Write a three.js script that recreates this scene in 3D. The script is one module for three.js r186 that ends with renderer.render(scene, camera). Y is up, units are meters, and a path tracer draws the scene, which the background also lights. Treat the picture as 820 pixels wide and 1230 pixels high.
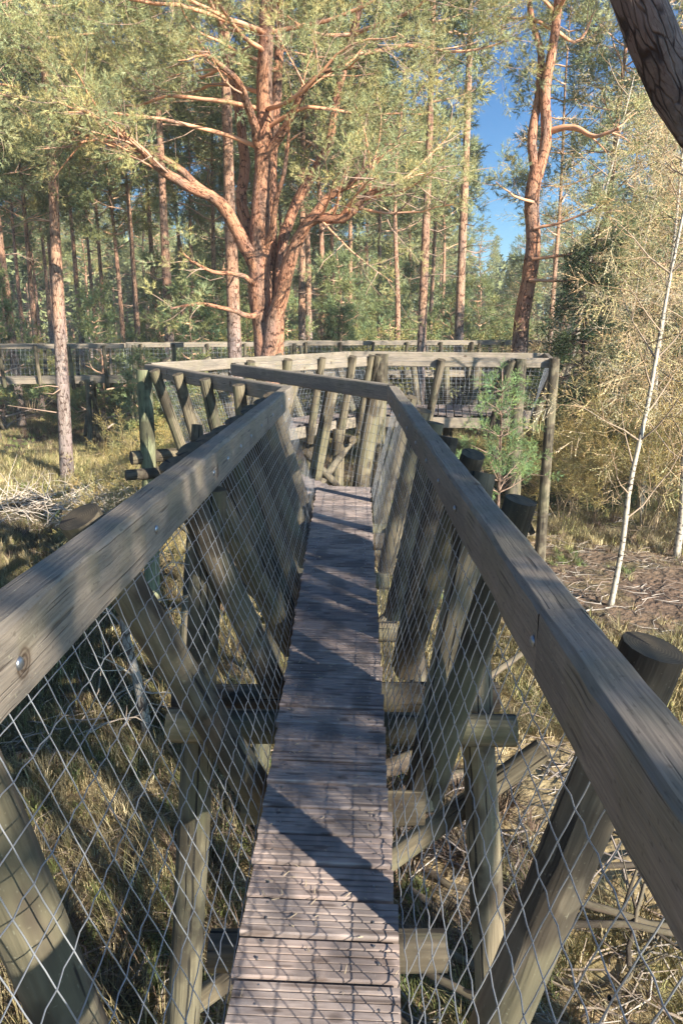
import * as THREE from 'three';
import { Sky } from 'three/addons/objects/Sky.js';

// ------------------------------------------------------------------ camera, sky, sun, exposure
const scene = new THREE.Scene();
const camera = new THREE.PerspectiveCamera(67, 682 / 1024, 0.05, 900);
camera.position.set(0, 1.6, 0);
camera.rotation.set(-13.5 * Math.PI / 180, 0, 0);
scene.add(camera);
const renderer = new THREE.WebGLRenderer({ antialias: true });
renderer.setSize(682, 1024);
renderer.toneMapping = THREE.LinearToneMapping;
renderer.toneMappingExposure = 2.9;
scene.fog = new THREE.FogExp2(0xe2e4e0, 0.0009);
renderer.shadowMap.enabled = true;
const SUN = new THREE.Vector3(1.516, 1.0, 1.32).normalize();
const sky = new Sky();
sky.name = 'sky'; sky.userData.kind = 'structure';
sky.scale.setScalar(800);
{
  const u = sky.material.uniforms;
  u.sunPosition.value.copy(SUN);
  u.turbidity.value = 3.2; u.rayleigh.value = 1.2; u.mieCoefficient.value = 0.004; u.mieDirectionalG.value = 0.8;
  if (u.cloudCoverage) u.cloudCoverage.value = 0;
}
scene.add(sky);
scene.environmentIntensity = 0.14;
const sun = new THREE.DirectionalLight(new THREE.Color(1.0, 0.93, 0.8), 5);
sun.name = 'sun';
sun.position.copy(SUN).multiplyScalar(80); sun.target.position.set(0, 0, -12);
sun.castShadow = true; sun.shadow.mapSize.set(4096, 4096); sun.shadow.radius = 1;
Object.assign(sun.shadow.camera, { left: -45, right: 45, top: 45, bottom: -45, near: 1, far: 220 });
scene.add(sun, sun.target);

// ------------------------------------------------------------------ helpers
const V = (x, y, z) => new THREE.Vector3(x, y, z);
const UP = V(0, 1, 0);
function mulberry(a) { return () => { a |= 0; a = a + 0x6D2B79F5 | 0; let t = Math.imul(a ^ a >>> 15, 1 | a); t = t + Math.imul(t ^ t >>> 7, 61 | t) ^ t; return ((t ^ t >>> 14) >>> 0) / 4294967296; }; }
let rnd = mulberry(7);
const seedWith = (n) => { rnd = mulberry(n); };
const rr = (a, b) => a + (b - a) * rnd();
const pick = (a) => a[Math.floor(rnd() * a.length)];
const clamp = (x, a = 0, b = 1) => Math.min(b, Math.max(a, x));
const mix = (a, b, t) => a + (b - a) * t;
const mix3 = (a, b, t) => [mix(a[0], b[0], t), mix(a[1], b[1], t), mix(a[2], b[2], t)];
const sst = (a, b, x) => { const t = clamp((x - a) / (b - a)); return t * t * (3 - 2 * t); };
function hash(x, y, s) { let h = Math.imul(x, 374761393) + Math.imul(y, 668265263) + Math.imul(s, 1274126177); h = Math.imul(h ^ h >>> 13, 1274126177); return ((h ^ h >>> 16) >>> 0) / 4294967296; }
function vn(x, y, px, py, s) {               // value noise, periodic with px, py lattice cells (0: not periodic)
  const ix = Math.floor(x), iy = Math.floor(y), fx = x - ix, fy = y - iy, u = fx * fx * (3 - 2 * fx), v = fy * fy * (3 - 2 * fy);
  const w = (i, p) => p ? ((i % p) + p) % p : i;
  const a = hash(w(ix, px), w(iy, py), s), b = hash(w(ix + 1, px), w(iy, py), s), c = hash(w(ix, px), w(iy + 1, py), s), d = hash(w(ix + 1, px), w(iy + 1, py), s);
  return mix(mix(a, b, u), mix(c, d, u), v);
}
function fbm(x, y, px, py, s, oct = 4) { let a = 0, w = 0.5, t = 0; for (let o = 0; o < oct; o++) { a += w * vn(x, y, px, py, s + o); t += w; w *= 0.5; x *= 2; y *= 2; px *= 2; py *= 2; } return a / t; }
const used = {};
function numbered(n) { used[n] = (used[n] ?? -1) + 1; return used[n] ? `${n}_${String(used[n]).padStart(3, '0')}` : n; }
function shadow(o) { o.castShadow = o.receiveShadow = true; return o; }
function thing(name, label, category, pos = [0, 0, 0], group) {
  const g = new THREE.Group(); g.name = numbered(name); g.position.set(...pos);
  g.userData = { label, category }; if (group) g.userData.group = group;
  scene.add(g); return g;
}
function part(name, geo, mat, parent, kind) {
  const m = shadow(new THREE.Mesh(geo, mat)); m.name = name; parent.add(m);
  if (kind) m.userData.kind = kind; return m;
}
function single(name, geo, mat, label, category, group) {
  const m = shadow(new THREE.Mesh(geo, mat)); m.name = numbered(name); m.userData = { label, category }; if (group) m.userData.group = group;
  scene.add(m); return m;
}
// collects tubes and faces, with uv in metres
class Buf {
  constructor() { this.p = []; this.n = []; this.u = []; this.c = []; this.i = []; this.groups = null; }
  tube(pts, rad, sides, o = {}) {
    const base = this.p.length / 3, n = pts.length, t = V(0, 0, 0), nx = V(0, 0, 0), ny = V(0, 0, 0), d = V(0, 0, 0), q = V(0, 0, 0);
    let len = o.v0 ?? 0;
    for (let k = 0; k < n; k++) {
      t.copy(pts[Math.min(k + 1, n - 1)]).sub(pts[Math.max(k - 1, 0)]).normalize();
      if (!k) { nx.set(Math.abs(t.y) > 0.9 ? 1 : 0, Math.abs(t.y) > 0.9 ? 0 : 1, 0); }
      nx.addScaledVector(t, -nx.dot(t)).normalize(); ny.crossVectors(t, nx);
      if (k) len += pts[k].distanceTo(pts[k - 1]);
      const r = Array.isArray(rad) ? rad[k] : rad, m = sides + 1;
      for (let s = 0; s < m; s++) {
        const a = s / sides * Math.PI * 2, cs = Math.cos(a), sn = Math.sin(a);
        d.set(0, 0, 0).addScaledVector(nx, cs).addScaledVector(ny, sn);
        const rs = o.wob ? r * (1 + o.wob(a, len)) : r;
        q.copy(pts[k]).addScaledVector(d, rs);
        this.p.push(q.x, q.y, q.z); this.n.push(d.x, d.y, d.z);
        this.u.push((o.round ? s / sides * o.round : s / sides * 2 * Math.PI * (Array.isArray(rad) ? rad[0] : rad)), len);
        if (o.col) { const c = o.col(q, k / (n - 1)); this.c.push(c[0], c[1], c[2]); }
      }
      if (k) for (let s = 0; s < sides; s++) { const a = base + (k - 1) * m + s, b = a + m; this.i.push(a, a + 1, b, b, a + 1, b + 1); }
    }
    return this;
  }
  tri(a, b, c, nrm, col) {
    const base = this.p.length / 3;
    for (const q of [a, b, c]) { this.p.push(q.x, q.y, q.z); this.n.push(nrm.x, nrm.y, nrm.z); this.u.push(0, 0); if (col) this.c.push(...col); }
    this.i.push(base, base + 1, base + 2);
  }
  fan(c, ring, nrm, r) {                     // a cut end, uv 0..1 round its middle
    const base = this.p.length / 3, e = V(0, 0, 0).crossVectors(nrm, Math.abs(nrm.y) > 0.9 ? V(1, 0, 0) : UP).normalize(), f = V(0, 0, 0).crossVectors(nrm, e);
    for (const q of [c, ...ring]) { const w = q.clone().sub(c); this.p.push(q.x, q.y, q.z); this.n.push(nrm.x, nrm.y, nrm.z); this.u.push(0.5 + w.dot(e) / r * 0.48, 0.5 + w.dot(f) / r * 0.48); }
    for (let k = 1; k <= ring.length; k++) this.i.push(base, base + k, base + (k % ring.length) + 1);
  }
  geo() {
    const g = new THREE.BufferGeometry();
    g.setAttribute('position', new THREE.Float32BufferAttribute(this.p, 3)); g.setAttribute('normal', new THREE.Float32BufferAttribute(this.n, 3));
    g.setAttribute('uv', new THREE.Float32BufferAttribute(this.u, 2)); if (this.c.length) g.setAttribute('color', new THREE.Float32BufferAttribute(this.c, 3));
    g.setIndex(this.i); if (this.groups) for (const x of this.groups) g.addGroup(...x);
    return g;
  }
}
// a round log from a to b with uneven girth and two cut ends (second material)
let logSeed = 0;
function logGeo(a, b, r0, r1 = r0, o = {}) {
  const s = ++logSeed * 17, L = a.distanceTo(b), n = Math.max(3, Math.ceil(L / 0.16)), B = new Buf(), pts = [], rad = [], sides = o.sides ?? 14;
  const bend = V(hash(s, 1, 3) - 0.5, 0, hash(s, 2, 3) - 0.5).multiplyScalar((o.bend ?? 0.012) * L);
  for (let k = 0; k <= n; k++) {
    const t = k / n; pts.push(a.clone().lerp(b, t).addScaledVector(bend, Math.sin(Math.PI * t)));
    rad.push(mix(r0, r1, t) * (1 + 0.1 * (vn(t * L * 2.2, 0, 0, 0, s) - 0.5)) * (k === 0 || k === n ? 0.975 : 1));
  }
  const v0 = hash(s, 5, 5) * 3, u0 = hash(s, 6, 6) * 0.7;
  B.tube(pts, rad, sides, { v0, round: 2 * Math.PI * r0, wob: (ang, l) => 0.07 * (vn(Math.cos(ang) * 1.3 + 5, Math.sin(ang) * 1.3 + 5 + l * 1.2, 0, 0, s + 3) - 0.5) });
  for (let k = 0; k < B.u.length; k += 2) B.u[k] += u0;
  const side = B.i.length, m = sides + 1;
  for (const [k, flip] of [[0, -1], [n, 1]]) {
    const ring = []; for (let q = 0; q < sides; q++) { const j = (k * m + q) * 3; ring.push(V(B.p[j], B.p[j + 1], B.p[j + 2])); }
    if (flip < 0) ring.reverse();
    B.fan(pts[k], ring, pts[k].clone().sub(pts[k ? n - 1 : 1]).normalize(), rad[k]);
  }
  B.groups = [[0, side, 0], [side, B.i.length - side, 1]];
  return B.geo();
}
// a sawn beam from a to b (its middle line), w across and h high, edges eased, slightly uneven
function beamGeo(a, b, w, h, o = {}) {
  const s = ++logSeed * 13, L = a.distanceTo(b), n = Math.max(2, Math.ceil(L / (o.step ?? 0.22))), t = b.clone().sub(a).normalize(), side = V(0, 0, 0).crossVectors(t, UP).normalize(), up = V(0, 0, 0).crossVectors(side, t);
  const c = o.ease ?? 0.008, W = w / 2, H = h / 2, prof = [[-W + c, -H], [W - c, -H], [W, -H + c], [W, H - c], [W - c, H], [-W + c, H], [-W, H - c], [-W, -H + c]];
  const B = new Buf(), v0 = hash(s, 1, 1) * 2, dist = [0]; for (let k = 1; k <= 8; k++) { const p = prof[k - 1], q = prof[k % 8]; dist.push(dist[k - 1] + Math.hypot(p[0] - q[0], p[1] - q[1])); }
  const rings = [];
  for (let k = 0; k <= n; k++) {
    const x = k / n * L, ring = [];
    for (let j = 0; j < 8; j++) { const e = (o.rough ?? 0.004) * (0.6 * vn(x * 3.1, j * 7.3, 0, 0, s) + 0.4 * vn(x * 11, j * 7.3, 0, 0, s + 5) - 0.5), f = (o.rough ?? 0.004) * (0.6 * vn(x * 3.1, j * 5.7, 0, 0, s + 1) + 0.4 * vn(x * 11, j * 5.7, 0, 0, s + 6) - 0.5); ring.push(a.clone().addScaledVector(t, x).addScaledVector(side, prof[j][0] + e).addScaledVector(up, prof[j][1] + f)); }
    rings.push(ring);
  }
  const nrm = V(0, 0, 0);
  for (let j = 0; j < 8; j++) {
    const p = prof[j], q = prof[(j + 1) % 8], base = B.p.length / 3;
    nrm.set(0, 0, 0).addScaledVector(side, q[1] - p[1]).addScaledVector(up, p[0] - q[0]).normalize();
    for (let k = 0; k <= n; k++) for (const [pt, d] of [[rings[k][j], dist[j]], [rings[k][(j + 1) % 8], dist[j + 1]]]) { B.p.push(pt.x, pt.y, pt.z); B.n.push(nrm.x, nrm.y, nrm.z); B.u.push(v0 + k / n * L, d + v0); }
    for (let k = 0; k < n; k++) { const z = base + k * 2; B.i.push(z, z + 2, z + 1, z + 1, z + 2, z + 3); }
  }
  const sideCount = B.i.length;
  B.fan(a, rings[0].slice().reverse(), t.clone().negate(), h * 0.6); B.fan(b, rings[n], t, h * 0.6);
  B.groups = [[0, sideCount, 0], [sideCount, B.i.length - sideCount, 1]];
  return B.geo();
}
// ------------------------------------------------------------------ textures and materials
function tex(w, h, fn, o = {}) {
  const d = new Uint8Array(w * h * 4);
  for (let y = 0; y < h; y++) for (let x = 0; x < w; x++) { const c = fn(x / w, y / h), k = (y * w + x) * 4; d[k] = clamp(c[0]) * 255; d[k + 1] = clamp(c[1]) * 255; d[k + 2] = clamp(c[2]) * 255; d[k + 3] = 255; }
  const t = new THREE.DataTexture(d, w, h); t.wrapS = t.wrapT = THREE.RepeatWrapping; t.magFilter = THREE.LinearFilter; t.minFilter = THREE.LinearMipmapLinearFilter; t.generateMipmaps = true;
  if (!o.data) t.colorSpace = THREE.SRGBColorSpace; if (o.rep) t.repeat.set(...o.rep); t.needsUpdate = true; return t;
}
const grey = (x) => [x, x, x];
const RGB = (r, g, b) => [r / 255, g / 255, b / 255];
// sawn rail timber: u along the grain (tile 2 m), v across (tile 0.6 m)
const railGrain = (u, v) => { const w = 0.03 * fbm(u * 3, v * 4, 3, 4, 50, 2); return fbm(u * 5, (v + w) * 90, 5, 90, 11, 3); };
const railCrack = (u, v) => sst(0.86, 0.93, vn(u * 7, (v + 0.02 * fbm(u * 4, v * 3, 4, 3, 8, 2)) * 120, 7, 120, 21));
const railTex = tex(1024, 512, (u, v) => {
  const g = railGrain(u, v), big = fbm(u * 5, v * 6, 5, 6, 31), st = fbm(u * 16, v * 4, 16, 4, 61, 3);
  let c = mix3(RGB(120, 110, 98), RGB(172, 158, 142), g);
  c = mix3(c, RGB(104, 98, 90), sst(0.5, 0.72, big) * 0.6);
  c = mix3(c, RGB(120, 114, 88), sst(0.54, 0.7, st) * 0.35);
  c = mix3(c, RGB(56, 48, 42), railCrack(u, v) * 0.65);
  const pit = vn(u * 160, v * 150, 160, 150, 73); c = mix3(c, RGB(70, 62, 54), sst(0.84, 0.95, pit) * 0.45); const fine = fbm(u * 40, v * 240, 40, 240, 75, 2); c = mix3(c, mix3(RGB(84, 76, 68), RGB(196, 184, 166), fine), 0.28);
  const sp = vn(u * 260, v * 90, 260, 90, 71); c = mix3(c, RGB(190, 188, 160), sst(0.9, 0.97, sp) * sst(0.45, 0.6, big) * 0.6);
  for (const [ku, kv, r] of [[0.21, 0.3, 0.02], [0.62, 0.68, 0.026], [0.83, 0.2, 0.016]]) { const d = Math.hypot((u - ku) * 2, (v - kv) * 0.6) / r; if (d < 1.6) c = mix3(c, RGB(70, 54, 40), sst(1.6, 0.7, d) * (0.6 + 0.3 * Math.sin(d * 14))); }
  return c;
}, { rep: [0.5, 1 / 0.6] });
const railBump = tex(1024, 512, (u, v) => grey(railGrain(u, v) * 0.55 + 0.4 - railCrack(u, v) * 0.4), { data: 1, rep: [0.5, 1 / 0.6] });
// peeled log: u round (tile 0.75 m), v along the grain (tile 1.6 m)
const logGrain = (u, v) => fbm((u + 0.02 * fbm(u * 4, v * 5, 4, 5, 3, 2)) * 60, v * 5, 60, 5, 15, 3);
const logCrack = (u, v) => sst(0.8, 0.86, vn((u + 0.02 * fbm(u * 3, v * 6, 3, 6, 9, 3)) * 46, v * 3, 46, 3, 41)) * sst(0.3, 0.5, vn(u * 5, v * 9, 5, 9, 43));
const logTex = tex(512, 1024, (u, v) => {
  const g = logGrain(u, v), big = fbm(u * 4, v * 5, 4, 5, 81), alg = fbm(u * 6, v * 4, 6, 4, 91);
  let c = mix3(RGB(112, 100, 82), RGB(170, 154, 128), g);
  c = mix3(c, RGB(110, 108, 80), sst(0.52, 0.7, alg) * 0.5);
  c = mix3(c, RGB(70, 60, 48), sst(0.46, 0.64, big) * 0.75);
  c = mix3(c, RGB(150, 140, 118), sst(0.6, 0.7, fbm(u * 9, v * 14, 9, 14, 97, 3)) * 0.4);
  for (const [ku, kv, r] of [[0.2, 0.15, 0.017], [0.55, 0.42, 0.022], [0.85, 0.66, 0.016], [0.35, 0.83, 0.02], [0.7, 0.95, 0.013]]) { const d = Math.hypot((u - ku) * 0.75, (v - kv) * 1.6 * 0.7) / r; if (d < 2) c = mix3(c, RGB(58, 44, 34), sst(2, 0.6, d) * (0.65 + 0.25 * Math.sin(d * 9))); }
  c = mix3(c, RGB(40, 34, 28), logCrack(u, v) * 0.85);
  const sp = vn(u * 120, v * 220, 120, 220, 77); return mix3(c, RGB(196, 196, 170), sst(0.9, 0.97, sp) * 0.5);
}, { rep: [1 / 0.75, 1 / 1.6] });
const logBump = tex(512, 1024, (u, v) => grey(logGrain(u, v) * 0.5 + 0.45 - logCrack(u, v) * 0.45), { data: 1, rep: [1 / 0.75, 1 / 1.6] });
const endTex = tex(256, 256, (u, v) => {
  const r = Math.hypot(u - 0.5, v - 0.5), a = Math.atan2(v - 0.5, u - 0.5), w = r + 0.02 * vn(Math.cos(a) * 2 + 4, Math.sin(a) * 2 + 4, 0, 0, 5);
  let c = mix3(RGB(108, 92, 70), RGB(150, 132, 102), 0.5 + 0.5 * Math.sin(w * 130)); c = mix3(c, RGB(70, 64, 54), fbm(u * 6, v * 6, 6, 6, 33) * 0.9);
  return mix3(c, RGB(34, 28, 24), sst(0.985, 0.998, Math.cos(a * 1 - 0.7)) * sst(0.02, 0.1, r) * 0.9);
});
// ribbed decking: u along the board (unit), v across
const deckTex = tex(512, 256, (u, v) => {
  const g = fbm(u * 7, v * 110, 7, 110, 25, 3), big = fbm(u * 4, v * 3, 4, 3, 35), sp = vn(u * 150, v * 60, 150, 60, 45);
  let c = mix3(RGB(116, 103, 97), RGB(172, 156, 147), g); c = mix3(c, RGB(98, 90, 87), sst(0.5, 0.75, big) * 0.7);
  c = mix3(c, RGB(60, 48, 42), sst(0.78, 0.9, vn(u * 5, v * 60, 5, 60, 55)) * 0.5);
  return mix3(c, RGB(190, 184, 176), sst(0.95, 0.99, sp) * 0.5);
});
const deckBump = tex(512, 256, (u, v) => grey(fbm(u * 7, v * 110, 7, 110, 25, 3)), { data: 1 });
// pine bark: plates split by fissures; u round, v up (tile 1.2 m x 1.6 m)
function cells(u, v, nx, ny, s) {            // periodic cells: [edge distance, tone of the cell]
  const w = 0.11 * (fbm(u * 9, v * 9, 9, 9, s + 40, 3) - 0.5), w2 = 0.16 * (fbm(u * 8, v * 7, 8, 7, s + 50, 3) - 0.5), x = (u + w) * nx, y = (v + w2) * ny, ix = Math.floor(x), iy = Math.floor(y); let f1 = 9, f2 = 9, id = 0;
  for (let a = -1; a <= 1; a++) for (let c = -1; c <= 1; c++) { const cx = ((ix + a) % nx + nx) % nx, cy = ((iy + c) % ny + ny) % ny, d = Math.hypot(ix + a + 0.15 + 0.7 * hash(cx, cy, s) - x, iy + c + 0.15 + 0.7 * hash(cx, cy, s + 1) - y); if (d < f1) { f2 = f1; f1 = d; id = hash(cx, cy, s + 2); } else if (d < f2) f2 = d; }
  return [f2 - f1, id];
}
const flake = (u, v) => { const [e, t] = cells(u, v, 20, 9, 14), [e2, t2] = cells(u, v, 40, 24, 24); return [e, t, e2, t2]; };
const barkTex = tex(512, 512, (u, v) => {
  const [e, t, e2, t2] = flake(u, v), f = fbm(u * 30, v * 60, 30, 60, 22, 3), big = fbm(u * 4, v * 4, 4, 4, 72, 3), brk = fbm(u * 14, v * 12, 14, 12, 82, 2);
  let c = mix3(grey(0.6), grey(0.98), f * 0.5 + t * 0.3 + t2 * 0.2); c = mix3(c, [0.82, 0.8, 0.82], sst(0.45, 0.65, big) * 0.8); c = mix3([0.66, 0.6, 0.57], c, sst(0.02, 0.2, e2 + 0.5 * (brk - 0.35))); return mix3([0.42, 0.37, 0.35], c, sst(0.0, 0.3, e + 0.9 * (brk - 0.42)));
}, { rep: [1 / 1.2, 1 / 1.6] });
const barkBump = tex(512, 512, (u, v) => { const [e, t, e2, t2] = flake(u, v); return grey(clamp(0.5 * sst(0, 0.25, e) + 0.2 * t + 0.15 * t2 * sst(0, 0.12, e2) + 0.15 * fbm(u * 30, v * 60, 30, 60, 22, 3))); }, { data: 1, rep: [1 / 1.2, 1 / 1.6] });
const birchTex = tex(256, 512, (u, v) => {
  const f = fbm(u * 8, v * 40, 8, 40, 19, 3), m = sst(0.72, 0.8, vn(u * 5, v * 38, 5, 38, 29)), big = sst(0.66, 0.74, fbm(u * 4, v * 7, 4, 7, 39));
  let c = mix3(RGB(136, 124, 108), RGB(198, 188, 170), f); c = mix3(c, RGB(66, 58, 52), m * 0.85); return mix3(c, RGB(58, 50, 44), big * 0.85);
}, { rep: [1 / 0.4, 1 / 1.1] });
const groundTex = tex(1024, 1024, (u, v) => {
  const a = fbm(u * 40, v * 40, 40, 40, 101, 4), b = fbm(u * 9, v * 9, 9, 9, 111, 4), c2 = vn(u * 300, v * 90, 300, 90, 121), c3 = vn(u * 90, v * 300, 90, 300, 131);
  let c = mix3([0.48, 0.46, 0.44], [0.98, 0.96, 0.92], a); c = mix3(c, [0.62, 0.68, 0.5], sst(0.55, 0.7, b) * 0.5);
  c = mix3(c, [0.34, 0.3, 0.28], sst(0.6, 0.75, fbm(u * 22, v * 22, 22, 22, 141, 3)) * 0.6);
  return mix3(c, [1, 0.97, 0.88], Math.max(sst(0.86, 0.95, c2), sst(0.86, 0.95, c3)) * 0.6);
}, { rep: [1 / 5, 1 / 5] });
const groundBump = tex(512, 512, (u, v) => grey(fbm(u * 30, v * 30, 30, 30, 151, 4)), { data: 1, rep: [1 / 2.5, 1 / 2.5] });
const std = (o) => new THREE.MeshStandardMaterial({ roughness: 0.9, metalness: 0, ...o });
const lin = (r, g, b) => new THREE.Color().setRGB(r, g, b);
const M = {};
M.rail = std({ map: railTex, bumpMap: railBump, bumpScale: 0.004, color: lin(0.84, 0.81, 0.77), roughness: 0.78 });
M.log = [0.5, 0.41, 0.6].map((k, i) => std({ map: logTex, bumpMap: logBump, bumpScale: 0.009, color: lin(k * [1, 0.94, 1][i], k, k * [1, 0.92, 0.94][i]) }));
M.end = std({ map: endTex, color: lin(0.6, 0.58, 0.56) });
M.deck = [[1, 1, 1], [0.84, 0.85, 0.88], [1.1, 1.06, 1.04]].map((c) => std({ map: deckTex, bumpMap: deckBump, bumpScale: 0.0015, color: lin(...c), roughness: 0.82 }));
M.wire = std({ color: lin(0.33, 0.34, 0.36), metalness: 0.5, roughness: 0.42 });
M.bolt = std({ color: lin(0.34, 0.35, 0.37), metalness: 0.9, roughness: 0.38 });
M.bark = std({ map: barkTex, bumpMap: barkBump, bumpScale: 0.016, vertexColors: true });
M.twig = std({ vertexColors: true });
M.birch = std({ map: birchTex, roughness: 0.7 });
M.needle = std({ color: 0xffffff, roughness: 0.62, side: THREE.DoubleSide });
M.leaf = std({ color: 0xffffff, roughness: 0.7, side: THREE.DoubleSide });
M.grass = std({ color: 0xffffff, roughness: 0.8, side: THREE.DoubleSide });
M.ground = std({ map: groundTex, bumpMap: groundBump, bumpScale: 0.05, vertexColors: true, roughness: 1 });
M.stick = std({ map: logTex, color: lin(0.5, 0.46, 0.46) });

// ------------------------------------------------------------------ the ground
const groundY = (x, z) => -2.5 + 0.5 * (fbm(x * 0.09 + 40, z * 0.09 + 40, 0, 0, 201, 3) - 0.5) + 0.28 * (fbm(x * 0.5 + 40, z * 0.5 + 40, 0, 0, 211, 3) - 0.5) * sst(60, 10, Math.hypot(x, z));
const C_STRAW = [0.52, 0.41, 0.23], C_EARTH = [0.27, 0.175, 0.12], C_MOSS = [0.24, 0.26, 0.08], C_PEAT = [0.07, 0.05, 0.038];
function groundCol(x, z) {
  const f = -z, a = fbm(x * 0.25 + 9, z * 0.25 + 9, 0, 0, 221, 4), b = fbm(x * 0.6 + 3, z * 0.6 + 3, 0, 0, 231, 4), d = fbm(x * 0.16 + 5, z * 0.16 + 5, 0, 0, 241, 3);
  let c = mix3(C_STRAW, C_EARTH, sst(0.48, 0.66, a));
  c = mix3(c, C_EARTH, 0.85 * sst(3.2, 1.6, Math.hypot((x - 4.2) / 1.4, f - 12.6) + (b - 0.5) * 2.5));
  c = mix3(c, C_MOSS, sst(0.54, 0.66, b) * 0.7);
  return mix3(c, C_PEAT, sst(0.6, 0.72, d) * 0.55);
}
{
  const N = 250, B = new Buf(), ax = (k) => { const t = (k / N) * 2 - 1; return Math.sinh(t * 4.3) / Math.sinh(4.3) * 420; };
  for (let j = 0; j <= N; j++) for (let i = 0; i <= N; i++) { const x = ax(i), z = ax(j) - 9; B.p.push(x, groundY(x, z), z); B.n.push(0, 1, 0); B.u.push(x, z); B.c.push(...groundCol(x, z)); }
  for (let j = 0; j < N; j++) for (let i = 0; i < N; i++) { const a = j * (N + 1) + i; B.i.push(a, a + N + 1, a + 1, a + 1, a + N + 1, a + N + 2); }
  const g = B.geo(); g.computeVertexNormals();
  const m = shadow(new THREE.Mesh(g, M.ground)); m.name = 'ground'; m.userData = { kind: 'structure', label: 'heathland ground of straw grass, brown earth and moss' }; scene.add(m);
}

// ------------------------------------------------------------------ boardwalk builders
const P = (x, y, f) => V(x, y, -f);                     // f: metres ahead of the viewer
const at2 = (a, b, t) => a.clone().lerp(b, t);
const logPart = (name, a, b, r0, r1, parent, o = {}) => part(name, logGeo(a, b, r0, r1, o), [o.mat ?? M.log[Math.floor(hash(logSeed, 3, 9) * 3)], o.end ?? M.end], parent);
const beamPart = (name, a, b, w, h, mat, parent, o) => part(name, beamGeo(a, b, w, h, o), [mat, M.end], parent);
// ribbed boards, one mesh each; edges given as [left near, left far], [right near, right far] on the deck top
const boardGeos = [1, 2, 3, 4].map((s) => {
  const w = 0.128, t = 0.03, top = [], r = mulberry(s * 91), n = 5;
  let x = -w / 2 + 0.004; const pitch = (w - 0.008) / n;
  top.push([-w / 2, -0.004], [x, 0]);
  for (let k = 0; k < n; k++) {
    const e = -w / 2 + 0.004 + (k + 1) * pitch;
    if (k < n - 1) { const g = 0.0025 + 0.005 * r() * r(), d = 0.006 + 0.004 * r(); top.push([e - g, -0.0006], [e - g * 0.6, -d], [e + g * 0.6, -d], [e + g, -0.0006]); }
  }
  top.push([w / 2 - 0.004, 0], [w / 2, -0.004]);
  const ring = [...top, [w / 2, -t], [-w / 2, -t]], B = new Buf(), v0 = r();
  for (let k = 0; k < ring.length; k++) {
    const p = ring[k], q = ring[(k + 1) % ring.length], b = B.p.length / 3, l = Math.hypot(q[0] - p[0], q[1] - p[1]), nz = (p[1] - q[1]) / l, ny = (q[0] - p[0]) / l;
    for (const [c, X] of [[p, -0.5], [q, -0.5], [p, 0.5], [q, 0.5]]) { B.p.push(X, c[1], c[0]); B.n.push(0, ny, nz); B.u.push(X + 0.5 + s * 0.23, (c[0] + c[1]) * 0.9 + v0); }
    B.i.push(b, b + 1, b + 2, b + 2, b + 1, b + 3);
  }
  for (const X of [-0.5, 0.5]) { const b = B.p.length / 3; for (const c of ring) { B.p.push(X, c[1], c[0]); B.n.push(Math.sign(X), 0, 0); B.u.push(c[0], c[1]); } const f = THREE.ShapeUtils.triangulateShape(ring.map((c) => new THREE.Vector2(c[0], c[1])), []); for (const q of f) B.i.push(b + q[0], b + q[1], b + q[2]); }
  return B.geo();
});
function boards(parent, l0, l1, r0, r1, pitch = 0.142) {
  const L = Math.min(l0.distanceTo(l1), r0.distanceTo(r1)), n = Math.floor(L / pitch);
  for (let k = 0; k < n; k++) {
    const t = (k + 0.5) / n, a = at2(l0, l1, t), b = at2(r0, r1, t), m = part('deck_board', pick(boardGeos), pick(M.deck), parent), d = b.clone().sub(a), w = d.length() + rr(-0.006, 0.01);
    m.position.copy(a).add(b).multiplyScalar(0.5); m.position.y += rr(-0.0025, 0.0025); m.position.addScaledVector(d, rr(-0.006, 0.006));
    m.rotation.y = Math.atan2(-d.z, d.x) + rr(-0.006, 0.006) + (rnd() < 0.5 ? Math.PI : 0); m.rotation.x = rr(-0.01, 0.01); m.scale.x = w;
  }
}
// woven wire mesh between a lower and an upper line, one joined piece of very thin wires
function wireMesh(parent, b0, b1, t0, t1, o = {}) {
  const cell = o.cell ?? 0.086, r = o.wire ?? 0.0016, sides = o.sides ?? 4, B = new Buf(), s = ++logSeed * 7;
  const L = b0.distanceTo(b1), H = b0.distanceTo(t0), nx = Math.round(L / cell), ny = Math.round(H / cell), fine = o.fine ? 2 : 1;
  const nrm = V(0, 0, 0).crossVectors(b1.clone().sub(b0), t0.clone().sub(b0)).normalize(), amp = o.fine ? 0.0018 : 0.002;
  const pt = (u, v, off) => { const p = at2(at2(b0, b1, u), at2(t0, t1, u), v); const sag = 0.011 * (fbm(u * L * 1.1, v * 3, 0, 0, s, 2) - 0.5); p.y += sag; p.addScaledVector(nrm, off + 0.03 * (fbm(u * L * 0.8 + 7, v * 2, 0, 0, s + 2, 2) - 0.5)); return p; };
  for (let j = 0; j <= ny; j++) { const pts = []; for (let k = 0; k <= nx * fine; k++) pts.push(pt(k / (nx * fine), j / ny + (o.fine ? 0.0012 * (k % 2 ? 1 : -1) : 0), amp * ((k + j) % 2 ? 1 : -1))); B.tube(pts, r, sides); }
  for (let k = 0; k <= nx; k++) { const pts = []; for (let j = 0; j <= ny * fine; j++) pts.push(pt(k / nx, j / (ny * fine), amp * 0.3 * ((k + j) % 2 ? -1 : 1))); B.tube(pts, r, sides); }
  return part('wire_mesh', B.geo(), M.wire, parent, 'stuff');
}
const boltGeo = (() => { const g = new THREE.SphereGeometry(0.013, 14, 8, 0, Math.PI * 2, 0, Math.PI / 2); g.scale(1, 0.55, 1); return g; })();
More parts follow.
